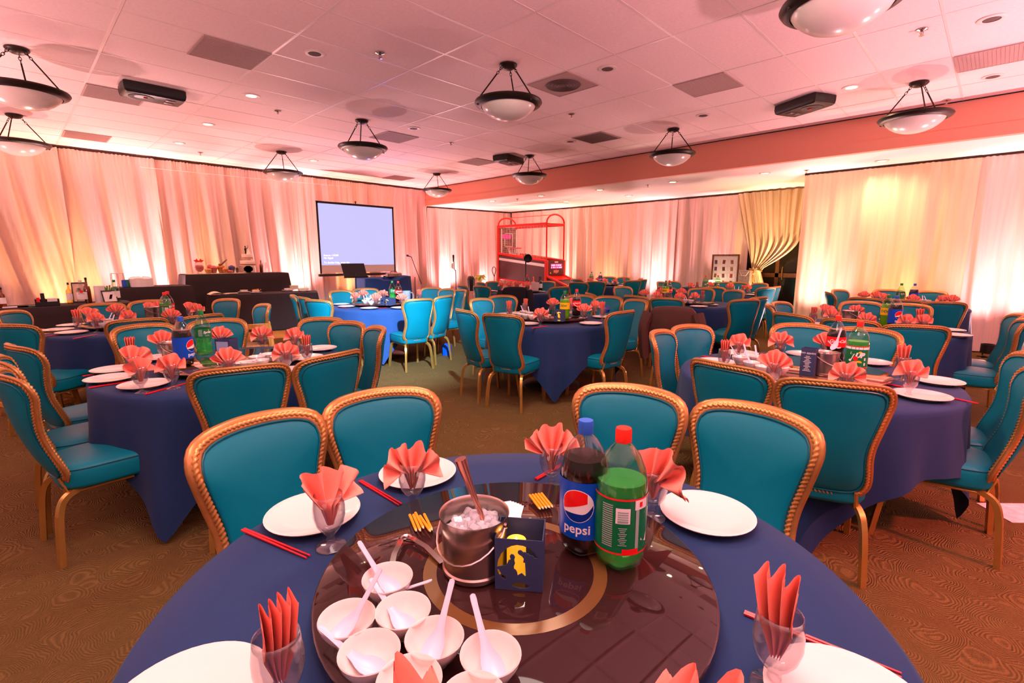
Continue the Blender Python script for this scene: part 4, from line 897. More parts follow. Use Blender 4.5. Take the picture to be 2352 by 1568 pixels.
for px, py, t, kd, l in BT:
    p = at(px, py, SZ+.306); p.z = SZ+.001; p = slide(p, t, .345, SZ+.001)
    a = math.atan2(-p.y, -p.x)+R(TURN.get((t, kd), 0)); lab = l+' on '+TN[t]
    if kd not in BOT: BOT[kd] = bottle(kd); b = BOT[kd]; b.location = p; b.rotation_euler = (0, 0, a); b['label'] = lab
    else: dup(BOT[kd], p, a, lab)
# ------------------------------------------------------------------ ice buckets
def bucket():
    r = empty('ice_bucket', label='i', cat='ice bucket', group='steel ice buckets')
    b = MB(); b.lathe([(.055, 0), (.067, .002), (.0695, .006), (.0695, .013), (.066, .016), (.067, .03), (.0705, .115), (.074, .128), (.0735, .131), (.0705, .128), (.067, .112), (.064, .03), (.001, .02)], 44); b.build('pail', M['steel'], r)
    hb = MB(); ar = [(.072*cos(q), .072*sin(q)) for q in (0, PI)]
    pts = [(.072*cos(PI*k/14)*(1+.04*sin(PI*k/14)), -.03*sin(PI*k/14)-.062*sin(PI*k/14), .112-.05*sin(PI*k/14)) for k in range(15)]
    hb.tube(pts, .0024, 6); h = hb.build('handle', M['steelp'], r)
    b = MB()
    for q in (1, -1): b.lathe([(.001, -.003), (.006, -.002), (.006, .002), (.001, .004)], 10, m=Matrix.Translation((q*.0725, 0, .112)) @ Matrix.Rotation(PI/2, 4, 'Y'))
    b.build('rivet', M['steelp'], h)
    b = MB(); rn = random.Random(5)
    def cube(p, s, e): b.bbox(0, 0, 0, s, s*rn.uniform(.7, 1), s*rn.uniform(.6, 1), s*.18, Matrix.Translation(p) @ e)
    for k in range(46):
        q = rn.uniform(0, 2*PI); rr = .055*math.sqrt(rn.random()); from mathutils import Euler
        cube((rr*cos(q), rr*sin(q), .085+.026*(1-rr/.06)+rn.uniform(0, .012)), rn.uniform(.018, .028), Euler((rn.uniform(0, 3), rn.uniform(0, 3), rn.uniform(0, 3))).to_matrix().to_4x4())
    ic = b.build('ice', M['ice'], r); ic['kind'] = 'stuff'
    b = MB(); b.lathe([(.001, .06), (.062, .066), (.062, .088), (.03, .102), (.001, .106)], 20); b.build('ice_melt', mat('ice_bulk', (226, 214, 216), .2), r)
    return r
IB = bucket(); IBL = [(1090, 1225, 0, .08, 'with ladle handle leaning in it'), (401, 806, 1, .07, 'beside the blue-label bottle'), (350, 715, 2, .07, ''), (1894, 832, 5, .07, 'before the menu card'), (1525, 681, 6, .07, ''), (1953, 727, 7, .07, '')]
for k, (px, py, t, h, l) in enumerate(IBL):
    p = at(px, py, SZ+h); p = slide(p, t, .33, SZ+.001); lab = 'steel ice bucket full of ice '+l+' on '+TN[t]; rz = math.atan2(p.y, p.x)-PI/2+(-.45 if k == 0 else .3*k)
    if k == 0: IB.location = p; IB.rotation_euler = (0, 0, rz); IB['label'] = lab
    else: dup(IB, p, rz, lab)
p0 = IB.location.copy()
def muddler(loc, rz, lab):
    b = MB(); b.tube([(0, 0, 0), (.02, 0, .06), (.035, 0, .105), (.047, 0, .14), (.052, 0, .158)], [.006, .0055, .008, .0115, .0125], 12); o = b.build('ladle_handle', mat('copper_steel', (206, 140, 122), .22, metal=.9), loc=loc); o.rotation_euler = (0, 0, rz); tag(o, lab, 'utensil'); return o
muddler(p0+Vector((.028, -.005, .085)), math.atan2(-.716, .698)+PI+.15, 'thick tapered steel ice tong handle standing in the nearest ice bucket')
sp5 = obj('soup_spoon', SPOON, None, at(1918, 797, SZ+.15), (0, -R(45), R(-20))); tag(sp5, 'white spoon standing in the ice bucket by the menu card', 'spoon', 'soup spoons')
# tongs
def tongs(loc, rz):
    r = empty('ice_tongs', loc, rz, 'steel ice tongs lying open behind the rice bowls on the nearest table', 'tongs')
    for s in (-1, 1):
        b = MB(); b.tube([(0, 0, .006), (.01, s*.012, .010), (.06, s*.036, .010), (.125, s*.056, .006)], 1.0, sec=[(.0012, .006), (-.0012, .006), (-.0012, -.006), (.0012, -.006)]); a = b.build('arm', M['steelp'], r)
        b = MB(); 
        for k in range(7): b.box(.092+k*.005, s*(.044+k*.0021)-.002, .001, .0945+k*.005, s*(.044+k*.0021)+.002, .006)
        b.build('teeth', M['steelp'], a, smooth=False)
    b = MB(); b.tube([(.004, .014, .009), (-.004, .008, .009), (-.006, 0, .009), (-.004, -.008, .009), (.004, -.014, .009)], .004, 6); b.build('spring', M['steelp'], r)
q0, q1 = at(932, 1242, SZ), at(999, 1306, SZ); qa = at(908, 1300, SZ); mv = (q1+qa)/2-q0; tongs(q0+Vector((0, 0, .001)), math.atan2(mv.y, mv.x))
# pencils
def pencil(loc, rz, lab):
    r = empty('pencil', loc, rz, lab, 'pencil', 'short golf pencils on the nearest table')
    hx = [(.0037*cos(PI*k/3), .0037*sin(PI*k/3)) for k in range(6)]
    b = MB(); b.tube([(-.042, 0, .0038), (.033, 0, .0038)], 1.0, sec=hx); b.build('barrel', M['orange'], r, smooth=False)
    b = MB(); b.tube([(.033, 0, .0038), (.042, 0, .0038)], [.0035, .0012], 6); tp = b.build('sharpened_wood', M['pencilwood'], r)
    b = MB(); b.tube([(.042, 0, .0038), (.0448, 0, .0038)], [.0012, .0003], 6); b.build('lead', M['blackp'], tp)
for (a, b_, nm) in (((1230, 1138), (1256, 1172), 'right'), ((955, 1184), (978, 1225), 'left')):
    pa, pb = at(*a, SZ), at(*b_, SZ); d = pb-pa; ang = math.atan2(d.y, d.x); nr = Vector((-sin(ang), cos(ang), 0)); rn = random.Random(len(nm))
    for k in range(5):
        jit = (0 if nm == 'right' else rn.uniform(-.012, .012)); c = (pa+pb)/2+nr*(k-2)*.0088+Vector((cos(ang), sin(ang), 0))*jit; c.z = SZ+.001
        pencil(c, ang+(0 if nm == 'right' else rn.uniform(-.07, .07)), '%s yellow golf pencil of the %s on the turntable' % (ORD[k], 'neat bundle behind the lantern box' if nm == 'right' else 'loose bundle left of the ice bucket'))
# fanned white cards under the bucket
ctr = at(1150, 1192, SZ)
for k in range(6):
    b = MB(); b.box(-.075, -.05, 0, .075, .05, .0006); o = b.build('card', M['paper'], smooth=False); o.location = ctr+Vector((.0, 0, .001+.0008*k)); o.rotation_euler = (0, 0, .62+.09*k); tag(o, '%s white paper card from the bottom of the fanned stack beside the ice bucket' % ORD[k], 'card', 'fanned white cards')
# lantern box with a cut-out crescent and bride silhouette
def lantern(P0, P1, h, dep, lab, cut=True):
    d = P1-P0; d.z = 0; wd = d.length; ang = math.atan2(d.y, d.x)
    r = empty('lantern_box', P0, ang, lab, 'lantern', 'navy card lantern boxes')
    t = .0016
    if cut:
        H1 = [(265, 1055), (285, 950), (330, 850), (400, 770), (480, 725), (560, 705), (650, 712), (740, 745), (810, 800), (865, 888), (815, 888), (790, 852), (745, 850), (730, 825), (700, 832), (680, 805), (650, 810), (625, 785), (600, 780), (575, 795), (570, 825), (595, 850), (627, 865), (660, 905), (650, 960), (678, 965), (690, 1180), (630, 1125), (570, 1165), (563, 1118), (545, 1085), (518, 1070), (514, 1035), (532, 985), (520, 935), (532, 890), (510, 855), (475, 850), (455, 880), (468, 935), (440, 940), (420, 990), (400, 1020), (330, 1038)]
        H2 = [(268, 1085), (295, 1095), (330, 1160), (395, 1195), (390, 1245), (335, 1210), (288, 1155)]; H3 = [(480, 1330), (520, 1285), (600, 1268), (680, 1280), (755, 1318), (690, 1352), (600, 1360)]
        cv = lambda P: [((x-235)/700*wd, (1395-y)/770*h) for x, y in P]
        cu = bpy.data.curves.new('front', 'CURVE'); cu.dimensions = '2D'; cu.fill_mode = 'BOTH'; cu.extrude = t/2
        for P in ([(0, 0), (wd, 0), (wd, h), (0, h)], cv(H1), cv(H2), cv(H3)):
            s = cu.splines.new('POLY'); s.points.add(len(P)-1); s.use_cyclic_u = True
            for pt, (x, y) in zip(s.points, P): pt.co = (x, y, 0, 1)
        o = bpy.data.objects.new('front', cu); S.collection.objects.link(o); me = bpy.data.meshes.new_from_object(o.evaluated_get(bpy.context.evaluated_depsgraph_get())); bpy.data.objects.remove(o)
        me.materials.clear(); me.materials.append(M['navybox']); f = obj('front_panel', me, r, (0, 0, 0), (PI/2, 0, 0))
        b = MB(); b.lathe([(.001, 0), (.019, 0), (.02, .003), (.02, h*.74), (.016, h*.70), (.014, h*.66), (.001, h*.65)], 24, (wd*.40, dep*.52, .002)); cdl = b.build('candle', M['candle'], r)
        b = MB(); b.lathe([(.001, 0), (.003, .003), (.0035, .008), (.001, .015)], 8, (wd*.40, dep*.52, .002+h*.655)); b.build('flame_tip', M['lampon'], cdl)
    else:
        b = MB(); b.box(0, 0, 0, wd, t, h); b.build('front_panel', M['navybox'], r, smooth=False)
    b = MB(); b.box(0, dep-t, 0, wd, dep, h); b.build('back_panel', M['navybox'], r, smooth=False)
    for x in (0, wd-t):
        b = MB(); b.box(x, t, 0, x+t, dep-t, h); b.build('side_panel', M['navybox'], r, smooth=False)
    return r, wd, h
P0, P1 = at(1137, 1352, SZ), at(1246, 1361, SZ); wdt = (P1-P0).length
lb0, _, _ = lantern(P0+Vector((0, 0, .001)), P1, wdt*1.16, wdt*.86, 'navy card lantern with cut-out crescent and seated silhouette around a yellow candle, nearest table')
def boxat(px0, py, px1, py1, h, lab, cut, t):
    a, b = at(px0, py, SZ), at(px1, py1, SZ); return lantern(a+Vector((0, 0, .001)), b, h, (b-a).length*.8, lab, cut)
boxat(1272, 738, 1294, 739, .12, 'navy card lantern with glowing cut-out beside the yellow soda on the middle table', True, 4)
r1, w1, h1 = boxat(497, 824, 530, 825, .13, 'navy card sign box behind the napkins on the second table on the left', False, 1)
b = MB(); b.box(.01, -.0012, .03, w1-.01, -.0002, h1-.015); b.build('pale_insert', mat('pale_blue_card', (150, 170, 210), .7), r1, smooth=False)
boxat(874, 701, 896, 702, .10, 'lavender lit card box on the blue-lit table', True, 3)
r5, w5, h5 = boxat(1835, 860, 1867, 865, .155, 'navy menu card box with white print on the right table', False, 5)
b = MB(); m5 = Matrix(((1, 0, 0, w5/2), (0, 0, 0, -.0006), (0, 1, 0, 0), (0, 0, 0, 1)))
def put(s, size, z, **k):
    vs, fs = text2d(s, size, **k); b.add([(w5/2+x, -.0007, z+y) for x, y, *_ in vs], fs)
put('bon appétit', .0165, h5-.025, shear=.2)
for k in range(11):
    q = (.010, .017, .008, .014, .02, .012)[k % 6]; z = h5-.046-.0082*k; b.add([(w5/2-q, -.0007, z), (w5/2+q, -.0007, z), (w5/2+q, -.0007, z+.0028), (w5/2-q, -.0007, z+.0028)], [(0, 1, 2, 3)])
b.build('menu_print', M['lwhite'], r5, smooth=False)
# ================================================================== BACKGROUND TABLES AND THINGS
def draped(name, c, ang, L, D, h, lab, m, seed=1, cat='tablecloth', top=True):
    """rectangular folding table hidden under a floor-length cloth: cloth and table are two things"""
    t = empty('folding_table', c, ang, 'folding table hidden under the '+lab, 'table')
    b = MB(); b.bbox(0, 0, h-.03, L-.06, D-.06, .04, .008); b.build('tabletop', M['darkwood'], t)
    for sx in (-1, 1):
        b = MB(); b.tube([(sx*(L/2-.2), -D/2+.08, 0), (sx*(L/2-.2), -D/2+.08, h-.05)], .014, 6); b.tube([(sx*(L/2-.2), D/2-.08, 0), (sx*(L/2-.2), D/2-.08, h-.05)], .014, 6); b.build('leg', M['blackp'], t)
    rnd = random.Random(seed); ph = [rnd.uniform(0, 6) for _ in range(4)]
    per = []; n1, n2 = 60, 22
    hx, hy, rc = L/2, D/2, .03
    for k in range(n1): per.append((-hx+2*hx*k/n1, -hy))
    for k in range(n2): per.append((hx, -hy+2*hy*k/n2))
    for k in range(n1): per.append((hx-2*hx*k/n1, hy))
    for k in range(n2): per.append((-hx, hy-2*hy*k/n2))
    N = len(per); vs = []; rows = [(.0, .0), (.6, 0), (.97, 0), (1.0, .012)]+[(1.0, .012+(h-.03)*q/8) for q in range(1, 9)]
    for sc, dz in rows:
        for k, (x, y) in enumerate(per):
            t_ = max(0, dz-.01)/h; s_ = k/N; corner = math.exp(-((min(abs(abs(x)-hx), .5)/.14)**2))*math.exp(-((abs(abs(y)-hy))/.14)**2)
            w_ = (sin(2*PI*9*s_+ph[0])*.5+sin(2*PI*17*s_+ph[1])*.35)*.03*t_+.09*corner*t_+.03*t_
            nx, ny = (x/hx if abs(x) > hx*.999 else 0), (y/hy if abs(y) > hy*.999 else 0)
            vs.append((x*sc+nx*w_, y*sc+ny*w_, h+.004-dz if sc > .99 else h+.004))
    fs = [(i*N+k, i*N+(k+1) % N, (i+1)*N+(k+1) % N, (i+1)*N+k) for i in range(1, len(rows)-1) for k in range(N)]+[tuple(N+k for k in range(N))]
    b = MB(); b.add(vs, [f[::-1] for f in fs]); o = b.build('tablecloth', m, sharp=50); o.location = c; o.rotation_euler = (0, 0, ang); return tag(o, lab, cat)
# ---- bar at the left
BARH = .82; draped('bar', (-.45, 9.2, 0), 0, 3.4, .62, BARH, 'black cloth on the long bar table at the left', M['black'], 2)
draped('bar', (1.72, 10.32, 0), 0, 1.05, .62, .98, 'black cloth on the tall small table behind the bar', M['black'], 3)
snA, snB = Vector((2.62, 10.75, 0)), Vector((4.45, 9.98, 0)); dd = (snB-snA).normalized(); nn = Vector((-dd.y, dd.x, 0)); snc = (snA+snB)/2+nn*.36
SA = math.atan2(dd.y, dd.x); draped('snack', snc, SA, (snB-snA).length, .72, .752, 'black cloth on the low snack table before the cake table', M['black'], 5)
CAKH = 1.135; draped('cake', (3.43, 11.62, 0), 0, 1.98, .56, CAKH, 'black cloth on the tall wedding cake table', M['black'], 7)
def bar_at(px, py, Y, z): p = atY(px, py, Y); p.z = z; return p
def simple_bottle(loc, h, r, m, cap, lab, labelm=None, rz=0, neck=.28, group='bar bottles'):
    e = empty('liquor_bottle', loc, rz, lab, 'bottle', group)
    b = MB(); b.lathe([(r*.9, 0), (r, .006), (r, h*(.62-.1*(neck > .3))), (r*.85, h*.66), (r*.36, h*(1-neck)), (r*.3, h*.93)], 20, cap1=False); b.build('glass_body', m, e, sharp=180)
    b = MB(); b.lathe([(r*.34, h*.9), (r*.36, h), (.001, h*1.002)], 14); b.build('cap', cap, e)
    if labelm:
        b = MB(); b.lathe([(r*1.015, h*.2), (r*1.015, h*.5)], 24, cap0=False, cap1=False); lb = b.build('label', labelm, e)
    return e
GB = BARH+.006
simple_bottle(bar_at(8, 702, 9.1, GB), .26, .032, M['amberglass'], M['blackp'], 'dark beer bottle at the left end of the bar', M['lwhite'])
simple_bottle(bar_at(-6, 702, 9.15, GB), .26, .032, M['amberglass'], M['blackp'], 'dark beer bottle cut off at the left edge of the picture', M['lwhite'])
simple_bottle(bar_at(162, 695, 9.1, GB), .30, .033, clear('pale_wine', (225, 215, 160), .05), M['blackp'], 'slim clear bottle with dark stopper on the bar', M['lwhite'])
eb = simple_bottle(bar_at(191, 697, 9.05, GB), .33, .058, M['pet'], M['lwhite'], 'large clear spirits bottle with white cap and round red emblem on the bar', M['lwhite'], rz=math.atan2(-9.05, -.7), neck=.3)
b = MB(); wrap(b, *strip(lambda x: -math.sqrt(max(0, .02**2-x*x)), lambda x: math.sqrt(max(0, .02**2-x*x)), -.02, .02), .0595, 0, .175); b.build('emblem', M['lred'], eb); 
b = MB(); wrap(b, *text2d('BACARDI', .018), .0595, 0, .145); b.build('lettering', M['blackp'], eb, smooth=False)
simple_bottle(bar_at(204, 694, 9.2, GB), .36, .04, M['amberglass'], M['blackp'], 'tall amber spirits bottle behind the clear one on the bar', neck=.34)
simple_bottle(bar_at(267, 690, 9.1, GB), .32, .055, M['petg'], M['capgreen'], 'green soda bottle behind the tilted frame on the bar', M['lwhite'])
def picframe(loc, rz, w_, h_, tilt, lab, fm, inner, name='picture_frame', cat='frame'):
    e = empty(name, loc, rz, lab, cat); mt = Matrix.Rotation(-tilt, 4, 'X'); q = .012
    b = MB(); b.box(-w_/2, -.006, 0, w_/2, .006, q*1.6, mt); b.box(-w_/2, -.006, h_-q*1.6, w_/2, .006, h_, mt); b.box(-w_/2, -.006, q*1.6, -w_/2+q, .006, h_-q*1.6, mt); b.box(w_/2-q, -.006, q*1.6, w_/2, .006, h_-q*1.6, mt); b.build('frame', fm, e, smooth=False)
    b = MB(); b.box(-w_/2+q, -.001, q*1.6, w_/2-q, .003, h_-q*1.6, mt); b.build('sheet', inner, e, smooth=False)
    b = MB(); b.box(-.015, .0, 0, .015, .004, h_*.8, Matrix.Translation((0, h_*.35, 0)) @ Matrix.Rotation(tilt*.8+.35, 4, 'X')); b.build('strut', fm, e, smooth=False)
    return e
fv = lambda p: math.atan2(p.y, p.x)-PI/2
p = bar_at(185, 692, 9.35, GB); picframe(p, fv(p)-.1, .16, .29, .12, 'black framed sign standing behind the bar bottles', M['blackp'], M['tan'])
p = bar_at(256, 692, 9.0, GB); picframe(p, fv(p)+.3, .17, .19, .42, 'black tilted frame holding a white price sheet on the bar', M['blackp'], M['paper'])
b = MB(); b.lathe([(.02, 0), (.062, 0), (.062, .24), (.02, .24)], 28); o = b.build('paper_towel', M['paper'], loc=bar_at(232, 694, 9.15, GB)); tag(o, 'white paper towel roll standing on the bar', 'paper towel')
p = bar_at(110, 700, 9.02, GB); e = empty('bar_caddy', p, fv(p), 'black bar caddy holding napkins and straws', 'caddy')
b = MB(); b.box(-.12, -.07, 0, .12, .07, .008); b.box(-.12, -.07, 0, -.114, .07, .1); b.box(.114, -.07, 0, .12, .07, .09); b.box(-.12, -.07, 0, .12, -.064, .06); b.box(-.12, .064, 0, .12, .07, .09); b.box(-.02, -.07, 0, -.014, .07, .1); b.build('tray', M['blackp'], e, smooth=False)
b = MB(); b.box(-.06, -.02, .008, -.02, .03, .17); b.build('straw_holder', M['blackp'], e, smooth=False)
b = MB(); b.box(.0, -.055, .008, .1, .055, .1); b.build('napkin_stack', M['paper'], e, smooth=False)
b = MB(); b.box(-.105, -.05, .008, -.07, .05, .115); b.build('red_stirrers', M['lred'], e, smooth=False)
for k, (px, py) in enumerate([(70, 706), (36, 707)]):
    b = MB(); b.box(-.12, -.04, 0, .12, .04, .012); o = b.build('bar_mat', M['lgreen'] if k == 0 else M['paper'], smooth=False, loc=bar_at(px, py, 9.05, GB)); tag(o, ['green rubber bar mat left of the caddy', 'white coaster sheet at the left of the bar'][k], 'mat')
p = bar_at(250, 684, 9.3, GB); e = empty('mint_sprig', p, 0, 'green mint sprig between paper towels and tilted frame', 'plant')
b = MB()
for k in range(7):
    a = k*.9; b.tube([(0, 0, 0), (.015*cos(a), .015*sin(a), .12), (.04*cos(a), .04*sin(a), .18+.01*k)], [.003, .004, .012], 5)
b.build('leaves', M['green'], e)
# on the tall small table
GB2 = .986
p = bar_at(325, 654, 10.2, GB2)
def crinkle(p, sx, sy, sz, m, name, lab, cat, seed=1):
    rnd = random.Random(seed); ph = [rnd.uniform(0, 6) for _ in range(6)]
    def fn(u, v):
        a = 2*PI*u; q = min(1, v*1.25); w_ = (1-.10*sin(3*a+ph[0])*v-.06*sin(7*a+ph[1]))*(1-.75*max(0, v-.7)/.3)
        return (sx*cos(a)*w_*(abs(cos(a))**-.3 if abs(cos(a)) > .5 else 1.2)*.8, sy*sin(a)*w_, sz*q*(1+.08*sin(5*a+ph[2])*v))
    b = MB(); b.grid(36, 14, fn, closeu=True); b.add([(sx*.25*cos(2*PI*k/12), sy*.25*sin(2*PI*k/12), sz*.98) for k in range(12)], [tuple(range(12))]); o = b.build(name, m, loc=p); return tag(o, lab, cat)
crinkle(p, .2, .14, .16, M['paper'], 'ice_bag', 'white plastic bag of ice on the tall small table', 'bag')
for k, px in enumerate((286, 292, 297)):
    b = MB(); b.lathe([(.026, 0), (.033, .006), (.033, .112), (.027, .122), (.001, .12)], 18); o = b.build('soda_can', [M['blue'], M['lgreen'], M['dblue']][k], loc=bar_at(px, 657, 10.12+.03*k, GB2)); tag(o, ['blue drink can left of the ice bag', 'green drink can between two blue cans', 'dark blue drink can nearest the ice bag'][k], 'can', 'drink cans')
p = bar_at(272, 655, 10.35, GB2); b = MB()
for z in (0, .22):
    b.tube([(-.08, -.06, z), (.08, -.06, z), (.08, .06, z), (-.08, .06, z)], .004, 5, closed=True)
for x, y in ((-.08, -.06), (.08, -.06), (.08, .06), (-.08, .06), (0, -.06), (0, .06)): b.tube([(x, y, 0), (x, y, .22)], .004, 5)
tag(b.build('wire_rack', M['steelp'], loc=p), 'small wire rack at the left of the tall small table', 'rack')
# ---- snack table
def on_snack(px, py, z=.757): return at(px, py, z)
def platef(px, py, lab, food=None, stack=0):
    p = on_snack(px, py); o = obj('platter', PLATE, None, p); tag(o, lab, 'plate', 'snack table plates')
    if stack:
        b = MB(); b.lathe([(.05, .02), (.075, .05), (.08, .055), (.073, .055), (.045, .026), (.001, .022)], 24); s = b.build('dip_bowl', M['white'], loc=p); tag(s, 'small white bowl standing on the '+lab.replace('white ', '', 1), 'bowl')
    if food:
        b = MB(); rn = random.Random(px)
        for k in range(40):
            a = rn.uniform(0, 6.3); q = .085*math.sqrt(rn.random()); b.bbox(0, 0, 0, .03, .022, .012, .004, Matrix.Translation((q*cos(a), q*sin(a), .02+.045*(1-q/.09)*rn.random()+.006)) @ Matrix.Rotation(rn.uniform(0, 3), 4, (rn.random(), rn.random(), .3)))
        f = b.build('snacks', food, loc=p); tag(f, 'heap of orange snacks on the '+lab.replace('white ', '', 1), 'food'); f['kind'] = 'stuff'
platef(540, 668, 'white platter at the left of the snack table', M['food']); platef(589, 668, 'white platter in the middle of the snack table', M['food'])
platef(561, 672, 'white plate before the two snack heaps', None, 1); platef(588, 673, 'white plate right of the front bowl', None, 1); platef(661, 668, 'white plate at the right of the snack table', None, 1)
p = on_snack(697, 669); o = obj('platter', PLATE, None, p); tag(o, 'white plate under the paper box at the snack table end', 'plate')
b = MB(); b.bbox(0, 0, .05, .2, .12, .05, .01); o = b.build('paper_box', M['tan'], loc=p+Vector((0, 0, .0))); tag(o, 'beige paper box on the plate at the right end of the snack table', 'box')
b = MB(); b.bbox(0, 0, .05, .16, .1, .10, .01); o = b.build('paper_box', M['tan'], loc=on_snack(676, 665)); tag(o, 'beige paper box behind the right bowl on the snack table', 'box')
p = on_snack(505, 676); b = MB()
for k in range(3): b.poly([(-.2+.15*k, -.08), (-.02+.16*k, -.1), (.03+.15*k, .08), (-.15+.14*k, .1)], .0+.006*k, .004)
b.grid(12, 6, lambda u, v: (-.2+.26*u, -.1+.2*v, .01+.05*sin(PI*u)*(.6+.4*v)))
tag(b.build('wrapping_paper', M['tan'], loc=p), 'crumpled beige wrapping paper at the left of the snack table', 'paper')
# ---- cake table
GC = CAKH+.006
def on_cake(px, Y=11.6): v = atY(px, 625, Y); v.z = GC; return v
pc = on_cake(571, 11.6); e = empty('wedding_cake', pc, 0, 'white two-tier wedding cake on a crossed stand with bride and groom topper', 'cake'); s = 1.3
b = MB(); b.lathe([(.001, 0), (.075, 0), (.07, .012), (.001, .014)], 20)
for q in (-1, 1): b.box(-.007, -.07, -.075, .007, .07, .075, Matrix.Translation((0, 0, .08)) @ Matrix.Rotation(PI/2, 4, 'Z') @ Matrix.Rotation(q*.62, 4, 'X') @ Matrix.Scale(1, 4))
b.build('crossed_stand', M['bronze'], e)
b = MB(); b.lathe([(.001, .148), (.16, .150), (.165, .156), (.165, .165), (.001, .165)], 32); b.build('cake_board', M['cake'], e)
b = MB(); b.lathe([(.001, .185), (.145, .185), (.148, .19), (.148, .255), (.143, .262), (.001, .263)], 36); b.build('lower_tier', M['cake'], e)
b = MB(); b.lathe([(.146, .168), (.150, .17), (.150, .184), (.146, .187)], 36); b.build('ribbon', mat('brown_ribbon', (130, 66, 50), .5), e)
b = MB(); b.lathe([(.001, .265), (.06, .265), (.06, .30), (.125, .302), (.125, .308), (.001, .308)], 28); b.build('separator', M['cake'], e)
b = MB(); b.lathe([(.001, .322), (.105, .322), (.107, .326), (.107, .395), (.103, .402), (.001, .403)], 36); b.build('upper_tier', M['cake'], e)
b = MB(); b.lathe([(.105, .309), (.109, .31), (.109, .321), (.105, .323)], 36); b.build('ribbon', mat('brown_ribbon', (130, 66, 50), .5), e)
tp = empty('cake_topper', (0, 0, .403)); tp.parent = e
b = MB(); b.lathe([(.016, 0), (.014, .05), (.02, .09), (.024, .11), (.01, .128), (.006, .132), (.014, .142), (.015, .156), (.008, .168), (.001, .17)], 14, (-.025, 0, 0)); b.tube([(-.01, 0, .115), (.015, -.01, .125), (.03, 0, .15), (.02, 0, .175)], .007, 6); b.build('groom', M['blackp'], tp)
b = MB(); b.lathe([(.05, 0), (.04, .03), (.02, .08), (.012, .1), (.016, .115), (.006, .128), (.012, .14), (.012, .152), (.001, .162)], 16, (.028, 0, 0)); b.build('bride', M['cake'], tp)
def flute(px, k):
    b = MB(); b.lathe([(.03, 0), (.03, .003), (.005, .01), (.004, .08), (.014, .1), (.026, .16), (.024, .22)], 18, cap1=False); tag(b.build('champagne_flute', M['glass'], loc=on_cake(px, 11.55)), ['left champagne flute beside the cake', 'right champagne flute beside the cake'][k], 'glass', 'toasting flutes')
flute(612, 0); flute(604, 1)
simple_bottle(on_cake(601, 11.7), .27, .035, M['amberglass'], M['gold'], 'small amber champagne bottle behind the flutes', neck=.4)
def jar(px, Y, r, h, fill, lab, bow=None, cat='jar'):
    e = empty('candy_jar', on_cake(px, Y), 0, lab, cat, 'dessert bar jars')
    b = MB(); b.lathe([(r*.5, 0), (r*.6, .006), (r*.4, h*.12), (r*.8, h*.3), (r, h*.55), (r*.85, h*.82), (r*.7, h)], 22, cap1=False); b.build('glass', M['glass'], e, sharp=180)
    b = MB(); b.lathe([(r*.3, h*.16), (r*.75, h*.32), (r*.92, h*.55), (r*.7, h*.72), (.001, h*.76)], 18); f = b.build('sweets', fill, e)
    if bow:
        b = MB()
        for q in (-1, 1): b.tube([(0, 0, h), (q*.04, 0, h+.05), (q*.07, 0, h+.03), (q*.04, 0, h+.0), (0, 0, h)], [.006, .02, .026, .018, .006], 7)
        b.lathe([(.001, h-.01), (.02, h), (.02, h+.02), (.001, h+.03)], 10); b.build('bow', bow, e)
def cup(px, Y, r, h, fill, lab, gm='glass'):
    e = empty('dessert_bowl', on_cake(px, Y), 0, lab, 'bowl', 'dessert bar bowls')
    b = MB(); b.lathe([(r*.5, 0), (r*.55, .006), (r*.75, h*.4), (r, h)], 20, cap1=False); b.build('bowl', M[gm], e, sharp=180)
    b = MB(); b.lathe([(r*.4, .01), (r*.68, h*.38), (r*.9, h*.78), (r*.5, h*1.02), (.001, h*1.1)], 18); b.build('sweets', fill, e)
RB = M['pinkc']; jar(459, 11.6, .085, .24, RB, 'tall glass candy jar with a red bow, left on the cake table', M['lred'])
cup(479, 11.52, .075, .1, M['food'], 'glass bowl of orange sweets tipped beside the bow jar'); cup(483, 11.72, .06, .17, RB, 'taller glass bowl of red sweets behind the tipped bowl'); cup(492, 11.55, .075, .15, RB, 'glass bowl of pink sweets with a dark scoop')
cup(508, 11.6, .075, .16, M['food'], 'glass bowl of orange sweets with a wooden scoop'); cup(518, 11.5, .07, .11, M['food'], 'low glass bowl of orange sweets in front'); cup(528, 11.5, .07, .06, RB, 'shallow glass bowl of red sweets in front'); cup(533, 11.66, .075, .15, M['dblue'], 'glass bowl of dark blue sweets'); cup(545, 11.6, .035, .11, M['blackp'], 'small dark tumbler right of the blue sweets', 'glass')
b = MB(); b.tube([(0, 0, 0), (.06, 0, .03), (.16, 0, .12)], [.03, .02, .008], 8); tag(b.build('scoop', M['darkwood'], loc=on_cake(508, 11.58)+Vector((-.03, 0, .165))), 'wooden scoop lying on the orange sweets', 'scoop')
b = MB(); b.box(-.55, -.2, 0, .55, .2, .004); o = b.build('table_runner', M['tan'], smooth=False, loc=on_cake(497, 11.6)); o.location.z = GC-.005; tag(o, 'beige runner under the dessert bowls on the cake table', 'cloth')
